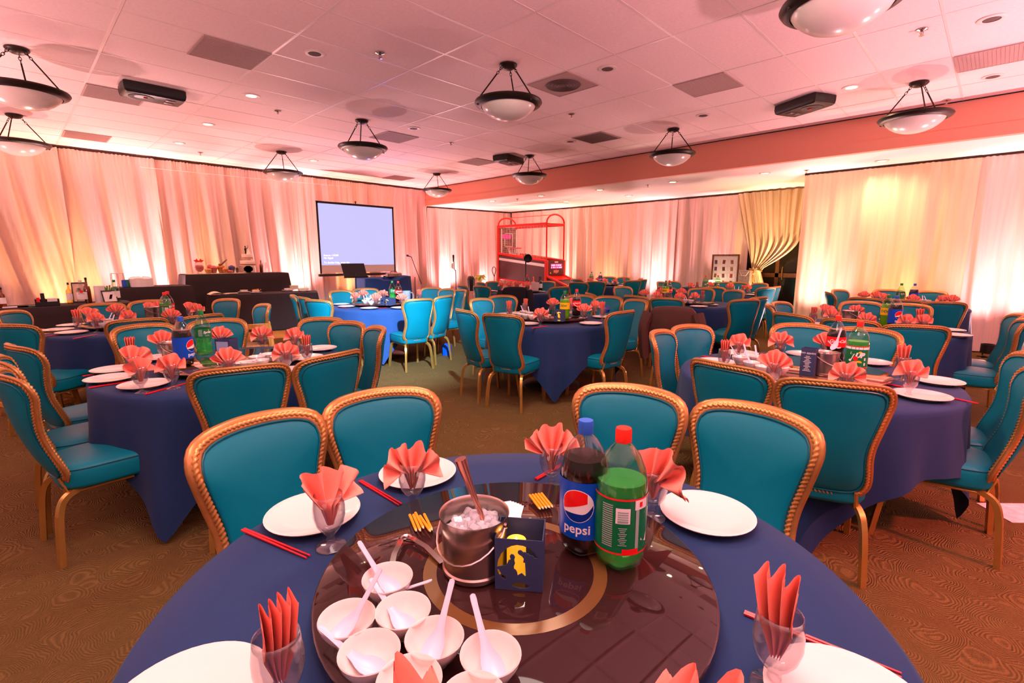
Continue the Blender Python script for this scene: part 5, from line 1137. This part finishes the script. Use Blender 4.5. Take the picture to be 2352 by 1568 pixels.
# ---- projection screen on its tripod
sc = empty('projection_screen', (6.31, 11.6, 0), 0, 'portable projection screen showing a lavender picture with white text', 'screen')
b = MB(); b.box(-1.02, -.004, 1.10, 1.02, .004, 2.765); b.build('fabric', M['scrw'], sc, smooth=False)
b = MB(); b.box(-1.0, -.007, 1.285, 1.0, -.0045, 2.735); img = b.build('projected_image', M['screen'], sc, smooth=False)
b = MB()
for x0, x1 in ((-1.045, -1.005), (1.005, 1.045)): b.box(x0, -.008, 1.08, x1, .006, 2.765)
b.box(-1.045, -.008, 2.735, 1.045, .006, 2.77); b.build('black_border', M['blackp'], sc, smooth=False)
b = MB(); b.tube([(-1.09, 0, 1.045), (1.09, 0, 1.045)], .032, 10); b.build('case', M['blackp'], sc)
b = MB(); b.tube([(-1.05, 0, 2.775), (1.05, 0, 2.775)], .012, 8); b.tube([(0, .06, .25), (0, .06, 2.82)], .014, 8); b.lathe([(.001, 2.81), (.02, 2.82), (.02, 2.85), (.001, 2.86)], 10, (0, .06, 0)); b.build('pole', M['blackp'], sc)
for k in range(3):
    a = 2*PI*k/3+.4; b = MB(); b.tube([(0, .06, .75), (.55*cos(a), .06+.4*sin(a), .015)], .012, 6); b.build('leg', M['blackp'], sc)
b = MB()
for s, z in (('Source : HDMI', 1.52), ('No Signal', 1.455), ('To disable Help, press the', 1.345)):
    b = MB(); vs, fs = text2d(s, .062, align='LEFT', bold=.0015); b.add([(-.94+x, -.0085, z+y) for x, y, *_ in vs], fs); b.build('screen_text', M['scrtext'], img, smooth=False)
b = MB(); b.tube([(2.07, 12.2, 3.21), (4.2, 12.2, 3.225), (6.5, 12.2, 3.27)], .004, 5); tag(b.build('wire', M['trimw']), 'thin white wire stretched before the left curtains', 'wire')
# ---- music stand
p = atY(821, 715, 9.6); p = atY(818, 640, 9.6); e = empty('music_stand', (p.x, 9.6, 0), -.1, 'black music stand before the projection screen', 'music stand')
b = MB(); b.box(-.25, -.006, 0, .25, .006, .32, Matrix.Translation((0, 0, 1.06)) @ Matrix.Rotation(-.5, 4, 'X')); b.box(-.26, -.05, -.012, .26, .01, .0, Matrix.Translation((0, 0, 1.06)) @ Matrix.Rotation(-.5, 4, 'X')); b.build('desk', M['blackp'], e, smooth=False)
b = MB(); b.tube([(0, .02, .22), (0, .02, 1.15)], .014, 8); b.build('pole', M['blackp'], e)
for k in range(3):
    a = 2*PI*k/3+.5; b = MB(); b.tube(catmull([(0, .02, .26), (.1*cos(a), .02+.1*sin(a), .2), (.28*cos(a), .02+.28*sin(a), .01)], 4), .008, 6); b.build('leg', M['blackp'], e)
# ---- cloth-covered console by the screen
def console():
    ex, ey = .64, .35; L = Vector((6.43, 10.7, 0)); rnd = random.Random(4)
    def fn(u, v):
        a = 2*PI*u; c, s_ = cos(a), sin(a); x = (abs(c)**.35)*(1 if c > 0 else -1)*ex; y = (abs(s_)**.35)*(1 if s_ > 0 else -1)*ey
        q = min(1, max(0, (x+.15)/.5)); dip = .13*math.exp(-((x-.02)/.24)**2); top = 1.0-.0*q-dip+.03*q
        if v < .25: k = v/.25; return (x*k, y*k, top)
        t = (v-.25)/.75; w_ = .05*t+.022*sin(9*a+1)*t+.012*sin(17*a)*t; return (x*(1+w_), y*(1+w_), max(.02, top*(1-t)))
    b = MB(); b.grid(110, 20, fn, closeu=True); return tag(b.build('equipment_cover', M['navy2'], loc=L), 'blue cloth thrown over equipment at the right of the screen', 'cloth')
console()
p = atY(905, 640, 10.55); e = empty('radio', (p.x, 10.55, .985), 0, 'silver portable radio lying on the blue cloth', 'radio')
b = MB(); b.bbox(0, 0, .06, .40, .14, .11, .02); b.build('case', M['steel'], e); b = MB(); b.bbox(-.13, -.07, .06, .1, .01, .07, .004); b.bbox(.13, -.07, .06, .1, .01, .07, .004); b.build('speaker_grille', M['vent'], e)
b = MB(); b.tube([(-.1, 0, .11), (-.08, 0, .15), (.08, 0, .15), (.1, 0, .11)], .008, 6); b.build('handle', M['blackp'], e)
# ---- microphone stands
e = empty('microphone_stand', (7.86, 10.6, 0), 0, 'black boom microphone stand leaning left beside the screen', 'microphone stand')
q = atY(955, 700, 10.6); e.location.x = q.x
b = MB(); b.tube([(0, 0, .02), (0, 0, .98)], .011, 8); b.build('pole', M['blackp'], e)
a0 = atY(945, 591, 10.6); a1 = atY(968, 652, 10.6); b = MB(); b.tube([(a0.x-q.x, 0, a0.z), (a1.x-q.x, 0, a1.z)], .009, 8); b.build('boom', M['blackp'], e)
b = MB(); b.lathe([(.001, 0), (.012, .01), (.014, .1), (.024, .12), (.028, .15), (.018, .17), (.001, .175)], 14, m=Matrix.Translation((a0.x-q.x+.02, 0, a0.z)) @ Matrix.Rotation(-1.25, 4, 'Y')); b.build('microphone', mat('mic_violet', (70, 60, 150), .4), e)
for k in range(3):
    a = 2*PI*k/3; b = MB(); b.tube([(0, 0, .1), (.3*cos(a), .3*sin(a), .012)], .008, 6); b.build('leg', M['blackp'], e)
q = atY(1048, 690, 10.9); e = empty('microphone_stand', (q.x, 10.9, 0), 0, 'upright black microphone stand with drink holder before the pale curtains', 'microphone stand')
b = MB(); b.tube([(0, 0, .02), (0, 0, 1.12)], .012, 8); b.tube([(0, 0, 1.1), (-.05, 0, 1.14), (-.06, 0, 1.36)], .01, 8); b.build('pole', M['blackp'], e)
b = MB(); b.lathe([(.001, 0), (.018, .01), (.022, .12), (.026, .13), (.026, .2), (.001, .21)], 12, (-.075, 0, 1.34)); b.build('microphone', M['blackp'], e)
b = MB(); b.tube([(-.05, 0, 1.3), (-.13, 0, 1.3)], .007, 6); b.tube([(-.05, 0, 1.17), (-.13, 0, 1.17)], .007, 6); b.build('clamp', M['blackp'], e); b = MB(); b.lathe([(.035, 0), (.035, .11), (.033, .11)], 16, (-.12, 0, 1.18)); b.build('white_cup', M['paper'], e)
b = MB(); b.lathe([(.14, 0), (.14, .012), (.03, .03)], 24); b.build('base', M['blackp'], e)
q = atY(1134, 690, 11.2); e = empty('hand_truck', (q.x, 11.2, 0), 0, 'black hand truck with a looped handle left of the basketball machine', 'hand truck')
b = MB(); b.tube([(0, 0, .25), (.03, 0, .88)], .011, 8); b.tube(catmull([(.03, 0, .88), (-.05, 0, 1.05), (-.03, 0, 1.16), (.045, 0, 1.18), (.09, 0, 1.08), (.03, 0, .88)], 5), .012, 8); b.build('handle', M['blackp'], e)
b = MB(); b.box(-.2, -.02, .02, .2, .0, .35); b.box(-.2, -.22, .01, .2, 0, .025); b.build('toe_plate', M['blackp'], e, smooth=False)
for s_ in (-1, 1):
    b = MB(); b.lathe([(.02, -.02), (.09, -.02), (.1, -.01), (.1, .01), (.09, .02), (.02, .02)], 18, m=Matrix.Translation((s_*.23, .03, .1)) @ Matrix.Rotation(PI/2, 4, 'Y')); b.build('wheel', M['blackp'], e)
# ---- basketball arcade machine (axis along Y, player end towards the camera)
AX0, AX1, AYB, AYF = 10.24, 10.98, 10.58, 8.72
ar = empty('basketball_machine', ((AX0+AX1)/2, AYF, 0), 0, 'red framed arcade basketball machine with net and scoreboard in the far corner', 'arcade machine')
W2 = (AX1-AX0)/2; LB = AYB-AYF
def arp(nm, m, fn, par=None, smooth=False):
    b = MB(); fn(b); return b.build(nm, m, par or ar, smooth=smooth)
for sx in (-1, 1):
    arp('post', M['arcred'], lambda b: b.bbox(sx*W2, LB, 1.2, .07, .07, 2.4, .01)); arp('post', M['arcred'], lambda b: (b.bbox(sx*W2, 0, .70, .085, .085, 1.40, .01), b.bbox(sx*W2, 0, 1.9, .035, .035, 1.05, .006)))
    arp('top_rail', M['arcred'], lambda b: b.bbox(sx*W2, LB/2, 2.36, .06, LB, .07, .01))
    pan = arp('side_panel', M['arcbrown'], lambda b: b.add([(sx*W2-.012, 0, .72), (sx*W2-.012, LB, .88), (sx*W2-.012, LB, 1.55), (sx*W2-.012, 0, 1.36), (sx*W2+.012, 0, .72), (sx*W2+.012, LB, .88), (sx*W2+.012, LB, 1.55), (sx*W2+.012, 0, 1.36)], [(0, 1, 2, 3), (7, 6, 5, 4), (0, 4, 5, 1), (1, 5, 6, 2), (2, 6, 7, 3), (3, 7, 4, 0)]))
    arp('white_stripe', M['lwhite'], lambda b: b.add([(sx*(W2+.014), 0, 1.21), (sx*(W2+.014), LB, 1.40), (sx*(W2+.014), LB, 1.47), (sx*(W2+.014), 0, 1.29)], [(0, 1, 2, 3)]), pan)
    arp('rail', M['arcred'], lambda b: b.tube([(sx*W2, 0, 1.38), (sx*W2, LB, 1.58)], .04, 6)); arp('rail', M['arcred'], lambda b: b.tube([(sx*W2, 0, .70), (sx*W2, LB, .86)], .03, 6))
    def net(b):
        for k in range(16): b.tube([(sx*W2, LB*k/16, 1.4+.2*k/16), (sx*W2, LB*k/16, 2.33)], .0025, 3)
        for k in range(14): b.tube([(sx*W2, 0, 1.45+.065*k), (sx*W2, LB, 1.62+.053*k)], .0025, 3)
    nt = arp('side_net', mat('white_cord', (230, 215, 205), .8), net); nt['kind'] = 'stuff'
for y in (0, LB): arp('arch', M['arcred'], lambda b: b.tube([(W2*cos(PI*k/16), y, 2.40+.22*sin(PI*k/16)) for k in range(17)], .024, 6))
arp('cross_bar', M['arcred'], lambda b: b.bbox(0, 0, 2.36, 2*W2, .05, .06, .01)); arp('top_wire', M['arcred'], lambda b: b.tube([(0, 0, 2.62), (0, LB, 2.62)], .008, 5)); arp('brace', M['arcred'], lambda b: (b.bbox(-W2*.2, LB*.6, .43, .05, .05, .86, .008), b.bbox(0, LB, .3, 2*W2, .05, .05, .008)))
bb = arp('backboard', mat('backboard_print', (136, 88, 84), .5, noise=(14, .5)), lambda b: b.box(-W2+.04, LB-.05, 1.58, W2-.04, LB-.02, 2.34))
arp('target_square', M['lwhite'], lambda b: (b.box(-.17, LB-.062, 1.78, -.15, LB-.05, 2.18), b.box(.15, LB-.062, 1.78, .17, LB-.05, 2.18), b.box(-.17, LB-.062, 1.78, .17, LB-.05, 1.8), b.box(-.17, LB-.062, 2.16, .17, LB-.05, 2.18)), bb)
arp('score_display', mat('led_pink', (200, 20, 80), .5, emit=(255, 40, 110), estr=1.0), lambda b: b.box(-.3, LB-.068, 2.02, .08, LB-.055, 2.14), bb)
arp('light_strip', M['lwhite'], lambda b: (b.box(-W2+.05, LB-.075, 1.6, -W2+.085, LB-.045, 2.3), b.box(W2-.06, LB-.075, 1.6, W2-.03, LB-.045, 2.3)), bb)
hp = arp('hoop', M['arcred'], lambda b: b.tube([(.2*cos(2*PI*k/24), LB-.30+.2*sin(2*PI*k/24), 1.74) for k in range(24)], .016, 6, closed=True))
def hoopnet(b):
    for k in range(16):
        a = 2*PI*k/16; b.tube([(.2*cos(a), LB-.3+.2*sin(a), 1.73), (.13*cos(a+.2), LB-.3+.13*sin(a+.2), 1.5), (.11*cos(a), LB-.3+.11*sin(a), 1.36)], .006, 4); b.tube([(.2*cos(a), LB-.3+.2*sin(a), 1.73), (.13*cos(a-.2), LB-.3+.13*sin(a-.2), 1.5), (.11*cos(a), LB-.3+.11*sin(a), 1.36)], .006, 4)
hn = arp('hoop_net', M['lwhite'], hoopnet, hp); hn['kind'] = 'stuff'
fp = arp('scoreboard', M['arcbrown'], lambda b: b.bbox(0, -.02, 1.19, 2*W2-.06, .05, .40, .01))
lp = arp('led_sign', mat('led_pink', (200, 20, 80), .5), lambda b: b.box(-.24, -.055, 1.17, .24, -.046, 1.30), fp)
def ledtext(b):
    rn = random.Random(2)
    for row in (1.245, 1.185):
        x = -.225
        while x < .2:
            wv = rn.uniform(.02, .034); hh = .032
            b.box(x, -.058, row, x+.008, -.055, row+hh); b.box(x, -.058, row+hh-.007, x+wv, -.055, row+hh); 
            if rn.random() > .4: b.box(x, -.058, row, x+wv, -.055, row+.007)
            if rn.random() > .5: b.box(x+wv-.008, -.058, row, x+wv, -.055, row+hh)
            x += wv+.012+(.03 if rn.random() > .8 else 0)
arp('led_characters', mat('led_white', (255, 220, 235), .5, emit=(255, 200, 225), estr=1.3), ledtext, fp)
arp('handle_slot', M['lwhite'], lambda b: b.bbox(0, -.045, 1.345, .15, .01, .04, .015), fp); arp('button', M['lyel'], lambda b: b.bbox(-.25, -.05, 1.05, .05, .02, .05, .01), fp)
arp('winged_badge', M['coral'], lambda b: b.add([(-.12, -.048, 1.13), (-.02, -.048, 1.125), (0, -.048, 1.15), (.02, -.048, 1.125), (.12, -.048, 1.13), (.09, -.048, 1.06), (.03, -.048, 1.055), (0, -.048, 1.03), (-.03, -.048, 1.055), (-.12, -.048, 1.06)], [tuple(range(9, -1, -1))]), fp)
def ramp(b):
    for sx in (-1, 1): b.tube([(sx*W2, 0, .98), (sx*W2, -.92, .66)], .035, 6)
    b.tube([(-W2, -.92, .66), (W2, -.92, .66)], .035, 6); b.add([(-W2, 0, .98), (W2, 0, .98), (W2, -.3, .875), (-W2, -.3, .875)], [(3, 2, 1, 0)])
rp = arp('ball_ramp', M['arcred'], ramp)
arp('ramp_well', M['blackp'], lambda b: b.add([(-W2+.05, -.3, .865), (W2-.05, -.3, .865), (W2-.05, -.85, .675), (-W2+.05, -.85, .675)], [(3, 2, 1, 0)]), rp)
for sx in (-1, 1): arp('ramp_side', M['arcbrown'], lambda b: b.add([(sx*W2, 0, .96), (sx*W2, -.9, .64), (sx*W2, -.9, .4), (sx*W2, 0, .4), (sx*(W2-.02), 0, .96), (sx*(W2-.02), -.9, .64), (sx*(W2-.02), -.9, .4), (sx*(W2-.02), 0, .4)], [(0, 1, 2, 3), (7, 6, 5, 4), (1, 5, 6, 2), (0, 4, 5, 1), (3, 2, 6, 7)]), rp)
for sx in (-1, 1): arp('front_leg', M['arcred'], lambda b: b.bbox(sx*W2, -.88, .33, .05, .05, .66, .008))
# ---- light stand before the machine
q = at(1206, 662, .76); d0 = Vector((q.x, q.y, 0))*.97; d0 = Vector((8.45, 7.75, 0)); q = at(1207, 700, .2); q = q*(11.3/q.to_2d().length); q.z = 0
e = empty('light_stand', q, fv(q), 'black stand with a round black spotlight aimed at the camera, before the basketball machine', 'spotlight')
b = MB(); b.tube([(0, 0, .03), (0, 0, 1.38)], .014, 8); b.tube([(0, 0, .03), (0, 0, .8)], .02, 8); b.build('pole', M['blackp'], e)
hd = Matrix.Translation((.05, 0, 1.46)) @ Matrix.Rotation(PI/2+.12, 4, 'X') @ Matrix.Rotation(0, 4, 'Z')
b = MB(); b.lathe([(.05, -.1), (.08, -.06), (.092, .02), (.092, .07), (.084, .07), (.08, .03), (.001, .02)], 24, m=hd); b.build('lamp_head', M['blackp'], e)
b = MB(); b.lathe([(.093, .04), (.098, .05), (.098, .072), (.09, .075), (.088, .06)], 24, m=hd, cap0=False, cap1=False); b.build('chrome_ring', M['steelp'], e)
b = MB(); b.tube([(0, 0, 1.38), (-.03, .03, 1.42), (-.05, .04, 1.5), (0, .05, 1.56)], .012, 6); b.build('yoke', M['brass'], e)
for k in range(3):
    a = 2*PI*k/3+.3; b = MB(); b.tube([(0, 0, .45), (.38*cos(a), .38*sin(a), .012)], .011, 6); b.build('leg', M['blackp'], e)
# ---- gift table, photo board, gift bag, lit letters
gp = at(1668, 662, .76); draped('gift', (11.75, 4.75, 0), PI/2, 1.6, .6, .742, 'navy cloth on the gift table against the pink curtain', M['navy'], 9)
GT = .748; ga = -PI/2+.0
gx = 11.78
f0 = atX(1632, 655, gx); f1 = atX(1694, 655, gx); zt = atX(1660, 584, gx).z; fc = Vector((gx, (f0.y+f1.y)/2, GT)); fw = abs(f0.y-f1.y); fh = zt-GT
e = empty('photo_board', fc, -PI/2, 'dark framed white board of pegged photographs on the gift table', 'photo board'); q = .035
b = MB(); b.box(-fw/2, -.012, 0, fw/2, .012, q); b.box(-fw/2, -.012, fh-q, fw/2, .012, fh); b.box(-fw/2, -.012, q, -fw/2+q, .012, fh-q); b.box(fw/2-q, -.012, q, fw/2, .012, fh-q); b.build('frame', M['darkwood'], e, smooth=False)
b = MB(); b.box(-fw/2+q, .004, q, fw/2-q, .008, fh-q); b.build('board', M['paper'], e, smooth=False)
b = MB(); x = -fw/2+.03; rn = random.Random(8)
for nlet in (5, 5, 6, 10):
    for k in range(nlet): 
        if x > fw/2-.05: break
        b.box(x, -.0135, fh-q+.008, x+.008, -.012, fh-.008); b.box(x, -.0135, fh-.012, x+.014, -.012, fh-.007); x += .02
    x += .022
b.build('gold_letters', M['rope'], e, smooth=False)
for r_ in range(4):
    b = MB(); z = fh-.12-r_*(fh-.14)/4.1; b.tube([(-fw/2+q, -.002, z+.02), (0, -.004, z), (fw/2-q, -.002, z+.02)], .0018, 4); b.build('string', M['tan'], e)
    for c_ in range(3):
        xx = -fw/2+q+(c_+.5)*(fw-2*q)/3-.02; m = Matrix.Translation((xx, -.004, z-.055)) @ Matrix.Rotation(rn.uniform(-.12, .12), 4, 'Y')
        b = MB(); b.box(-.045, -.002, -.05, .075, .0, .05, m); ph_ = b.build('photograph', M['paper'], e, smooth=False)
        cols = [(90, 80, 100), (120, 60, 50), (150, 100, 70), (110, 70, 90), (96, 56, 40), (150, 110, 80), (140, 90, 50), (110, 60, 44), (170, 60, 40), (230, 130, 30), (120, 80, 60), (130, 80, 64)]
        b = MB(); b.box(-.04, -.0032, -.045, .02, -.002, .045, m); b.build('print', mat('photo_print_%d' % (r_*3+c_), cols[r_*3+c_], .5, noise=(40, .6)), ph_, smooth=False)
g0 = atX(1697, 655, 11.72); g1 = atX(1723, 655, 11.72); zt = atX(1710, 620, 11.72).z; gw = abs(g0.y-g1.y)
e = empty('gift_bag', (11.72, (g0.y+g1.y)/2, GT), -PI/2, 'silver patterned gift bag right of the photo board', 'bag')
b = MB(); b.bbox(0, 0, (zt-GT)/2, gw, .16, zt-GT, .006); b.build('bag', M['silver'], e); b = MB(); b.tube([(-.1, -.082, zt-GT-.02), (-.05, -.1, zt-GT-.12), (.05, -.1, zt-GT-.12), (.1, -.082, zt-GT-.02)], .006, 6); b.build('handle', M['tan'], e)
for k, (ch_, px) in enumerate((('P', 1634), ('D', 1651))):
    p = atX(px, 655, 11.5); p.z = GT; e = empty('marquee_letter', p, -PI/2-.25, 'warm lit marquee letter %s on the gift table' % ch_, 'letter'); vs, fs = text2d(ch_, .27, bold=.008); y0 = min(v[1] for v in vs)
    b = MB(); n = len(vs); b.add([(x_, -.03, y_-y0) for x_, y_, *_ in vs]+[(x_, .03, y_-y0) for x_, y_, *_ in vs], fs+[tuple(i+n for i in f[::-1]) for f in fs]); b.build('lit_face', M['letter'], e, smooth=False)
    b = MB(); b.box(-.09, -.035, -.0, .09, .035, .006); b.build('foot', M['paper'], e, smooth=False)
# ---- jackets over chair backs
def jacket(px, py, t, m, lab, wd=.26):
    best = min(PLACED, key=lambda q: (q[0]-px)**2+(q[1]-py)**2); o, a = best[2], best[3]; rnd = random.Random(px)
    def fn(u, v):
        s = (u-.5)*2; x = s*wd*(1-.10*(abs(s)**3)); yb = -.205-.125-.02
        if v < .5: k = 1-v/.5; side = -1
        else: k = (v-.5)/.5; side = 1
        drop = k*(.50 if side < 0 else .38); z = .985-.035*(s*s)-.05*max(0, abs(s)-.75)/.25-drop; tt = min(1, (z-BZ)/.532)
        y = -.205-.125*max(0, tt)+.05*s*s+side*(.045+.035*min(1, k*3))+.018*sin(s*7+side+2*k)*k
        return (x*(1+.10*k), y, z)
    b = MB(); b.grid(40, 30, fn); j = b.build('jacket', m, sharp=180); j.location = o; j.rotation_euler = (0, 0, a); tag(j, lab, 'jacket')
    for q in (-1, 1):
        sl = MB(); sl.tube(catmull([(q*wd*.92, -.33, .90), (q*wd*1.08, -.36, .75), (q*wd*1.05, -.35, .55), (q*wd*1.0, -.33, .42)], 4), [.06, .06, .06, .058, .056, .056, .054, .054, .052, .05, .05, .048, .046], 8); sl.build('sleeve', m, j)
jacket(1183, 660, 10, M['jacket'], 'black jacket hung over a chair at the table before the basketball machine')
def extra_chair(px, py, t, lab):
    p = at(px, py, .957); c = Vector(T[t]).to_3d(); f = c-p; f.z = 0; f.normalize(); a = math.atan2(f.y, f.x)-PI/2; o = p+f*.312; o.z = 0; dup(CH, o, a, lab)['group'] = 'teal banquet chairs'; PLACED.append((px, py, o, a))
extra_chair(1546, 706, 6, 'teal chair hidden under the brown jacket')
jacket(1546, 706, 6, M['bjacket'], 'brown jacket hung over a chair beside the middle tables')
# black bag, greenery behind the far chairs
crinkle(at(1082, 668, .47), .14, .1, .42, M['blackp'], 'hand_bag', 'black bag standing upright among the far chairs', 'bag', 3)
p = at(1103, 652, .7); e = empty('leafy_plant', (p.x*1.05, p.y*1.05, 0), 0, 'yellow-green leafy plant behind the far chairs before the curtain', 'plant')
b = MB(); rn = random.Random(3)
for k in range(26):
    a = rn.uniform(0, 6.3); l_ = rn.uniform(.15, .3); z = rn.uniform(.72, .85); dx, dy = cos(a), sin(a)
    b.add([(0, 0, z-.1), (dx*l_*.5-dy*.05, dy*l_*.5+dx*.05, z+.1), (dx*l_, dy*l_, z+.02), (dx*l_*.5+dy*.05, dy*l_*.5-dx*.05, z+.1)], [(0, 1, 2, 3)])
b.build('leaves', mat('yellow_leaf', (176, 176, 70), .6), e); b = MB(); b.tube([(0, 0, .4), (0, 0, .75)], .012, 6); b.build('stem', M['green'], e); b = MB(); b.lathe([(.12, 0), (.16, .38), (.14, .4)], 16); b.build('pot', M['blackp'], e)
# wine, rose, bucket and pitcher on the table before the machine
for k, (px, py, gm, l) in enumerate([(1292, 633, 'amberglass', 'dark wine bottle with white label, left of the pair'), (1305, 633, 'amberglass', 'dark wine bottle with white label, right of the pair')]):
    p = at(px, py, .76+.3); p.z = .766; c = Vector(T[10]).to_3d(); dv = p-c; dv.z = 0; dv = dv*min(1, .6/dv.length); p = Vector((c.x+dv.x, c.y+dv.y, TZ+.002)); simple_bottle(p, .3, .037, mat('dark_wine_glass', (40, 34, 18), .08), M['blackp'], l+' before the basketball machine', M['lwhite'], neck=.36)
p = at(1280, 633, 1.05); c = Vector(T[10]).to_3d(); dv = p-c; dv.z = 0; dv = dv*min(1, .5/dv.length); simple_bottle(Vector((c.x+dv.x, c.y+dv.y, TZ+.002)), .3, .04, mat('rose_wine', (240, 130, 110), .15), mat('rose_foil', (236, 120, 60), .4), 'pink rosé bottle left of the dark wine bottles', None, neck=.36)
p = at(1229, 660, .86); p.z = SZ+.001; b = MB(); b.lathe([(.001, 0), (.07, 0), (.085, .15), (.085, .16), (.078, .16), (.066, .02), (.001, .015)], 28); tag(b.build('ice_pail', mat('pale_plastic', (214, 190, 190), .4), loc=p), 'pale plastic ice pail beside the red-label cola before the basketball machine', 'ice bucket')
p = at(934, 682, .88); p.z = SZ+.001; b = MB(); b.lathe([(.05, 0), (.055, .005), (.06, .14), (.065, .17)], 20, cap1=False); b.tube(catmull([(.06, 0, .14), (.11, 0, .13), (.11, 0, .05), (.058, 0, .03)], 4), .008, 6); tag(b.build('pitcher', clear('pale_blue_glass', (190, 215, 245), .05, .2), loc=p), 'clear blue-tinted pitcher behind the fans on the blue-lit table', 'pitcher')
# blue and amber bauble at the middle table
p = at(1391, 722, TZ+.03); p.z = TZ+.002; e = empty('masquerade_ornament', p, 0, 'round navy ornament on an amber foot at the right of the middle table', 'ornament')
b = MB(); b.lathe([(.03, 0), (.03, .006), (.008, .015), (.012, .04)], 16); b.build('foot', M['gold'], e); b = MB(); b.lathe([(.001, .04), (.04, .055), (.055, .09), (.04, .125), (.001, .14)], 18); b.build('globe', M['dblue'], e)
# ---- wooden high chairs
def highchair(loc, rz, lab):
    e = empty('wooden_high_chair', loc, rz, lab, 'high chair', 'wooden high chairs')
    for sx in (-1, 1):
        for sy in (-1, 1):
            b = MB(); b.tube([(sx*.22, sy*.22, 0), (sx*.16, sy*.15, .74)], 1.0, sec=[(.024, .016), (-.024, .016), (-.024, -.016), (.024, -.016)]); b.build('leg', M['oak'], e, sharp=30)
        b = MB(); b.bbox(sx*.17, 0, .68, .022, .34, .2, .006); b.build('side_panel', M['oak'], e)
        b = MB(); b.bbox(sx*.205, 0, .12, .02, .40, .05, .006); b.build('foot_rail', M['oak'], e)
    b = MB(); b.bbox(0, 0, .52, .32, .32, .022, .006); b.build('seat', M['oak'], e)
    for z in (.62, .74):
        b = MB(); b.bbox(0, -.16, z, .34, .02, .06, .006); b.build('back_slat', M['oak'], e)
    b = MB(); b.bbox(0, .17, .70, .36, .03, .05, .008); b.build('tray_bar', M['oak'], e)
    b = MB(); b.bbox(0, .215, .1, .42, .03, .05, .006); b.bbox(0, -.215, .1, .42, .03, .05, .006); b.build('stretcher', M['oak'], e)
p = at(92, 955, 0); highchair((p.x, p.y+.15, 0), .35, 'wooden high chair behind the left teal chairs')
p = at(577, 738, .78); highchair((p.x, p.y, 0), -.3, 'wooden high chair behind the second table on the left')
# ---- loose things
p = at(2338, 1178, 0); b = MB(); b.box(-.11, -.14, .001, .11, .14, .004); o = b.build('paper_sheet', mat('spotted_paper', (232, 205, 205), .8, noise=(18, .25)), smooth=False, loc=p); o.rotation_euler = (0, 0, .75); tag(o, 'speckled white paper lying on the carpet at the right edge', 'paper')
p = at(1027, 815, 0); crinkle(Vector((p.x, p.y, 0)), .09, .06, .17, M['blue'], 'tote_bag', 'bright blue cloth bag on the carpet under the lit chairs', 'bag', 9)
p = at(1975, 800, SZ); 
for k, (px, py, t, l) in enumerate([(340, 800, 1, ''), (1160, 690, 4, '')]): pass
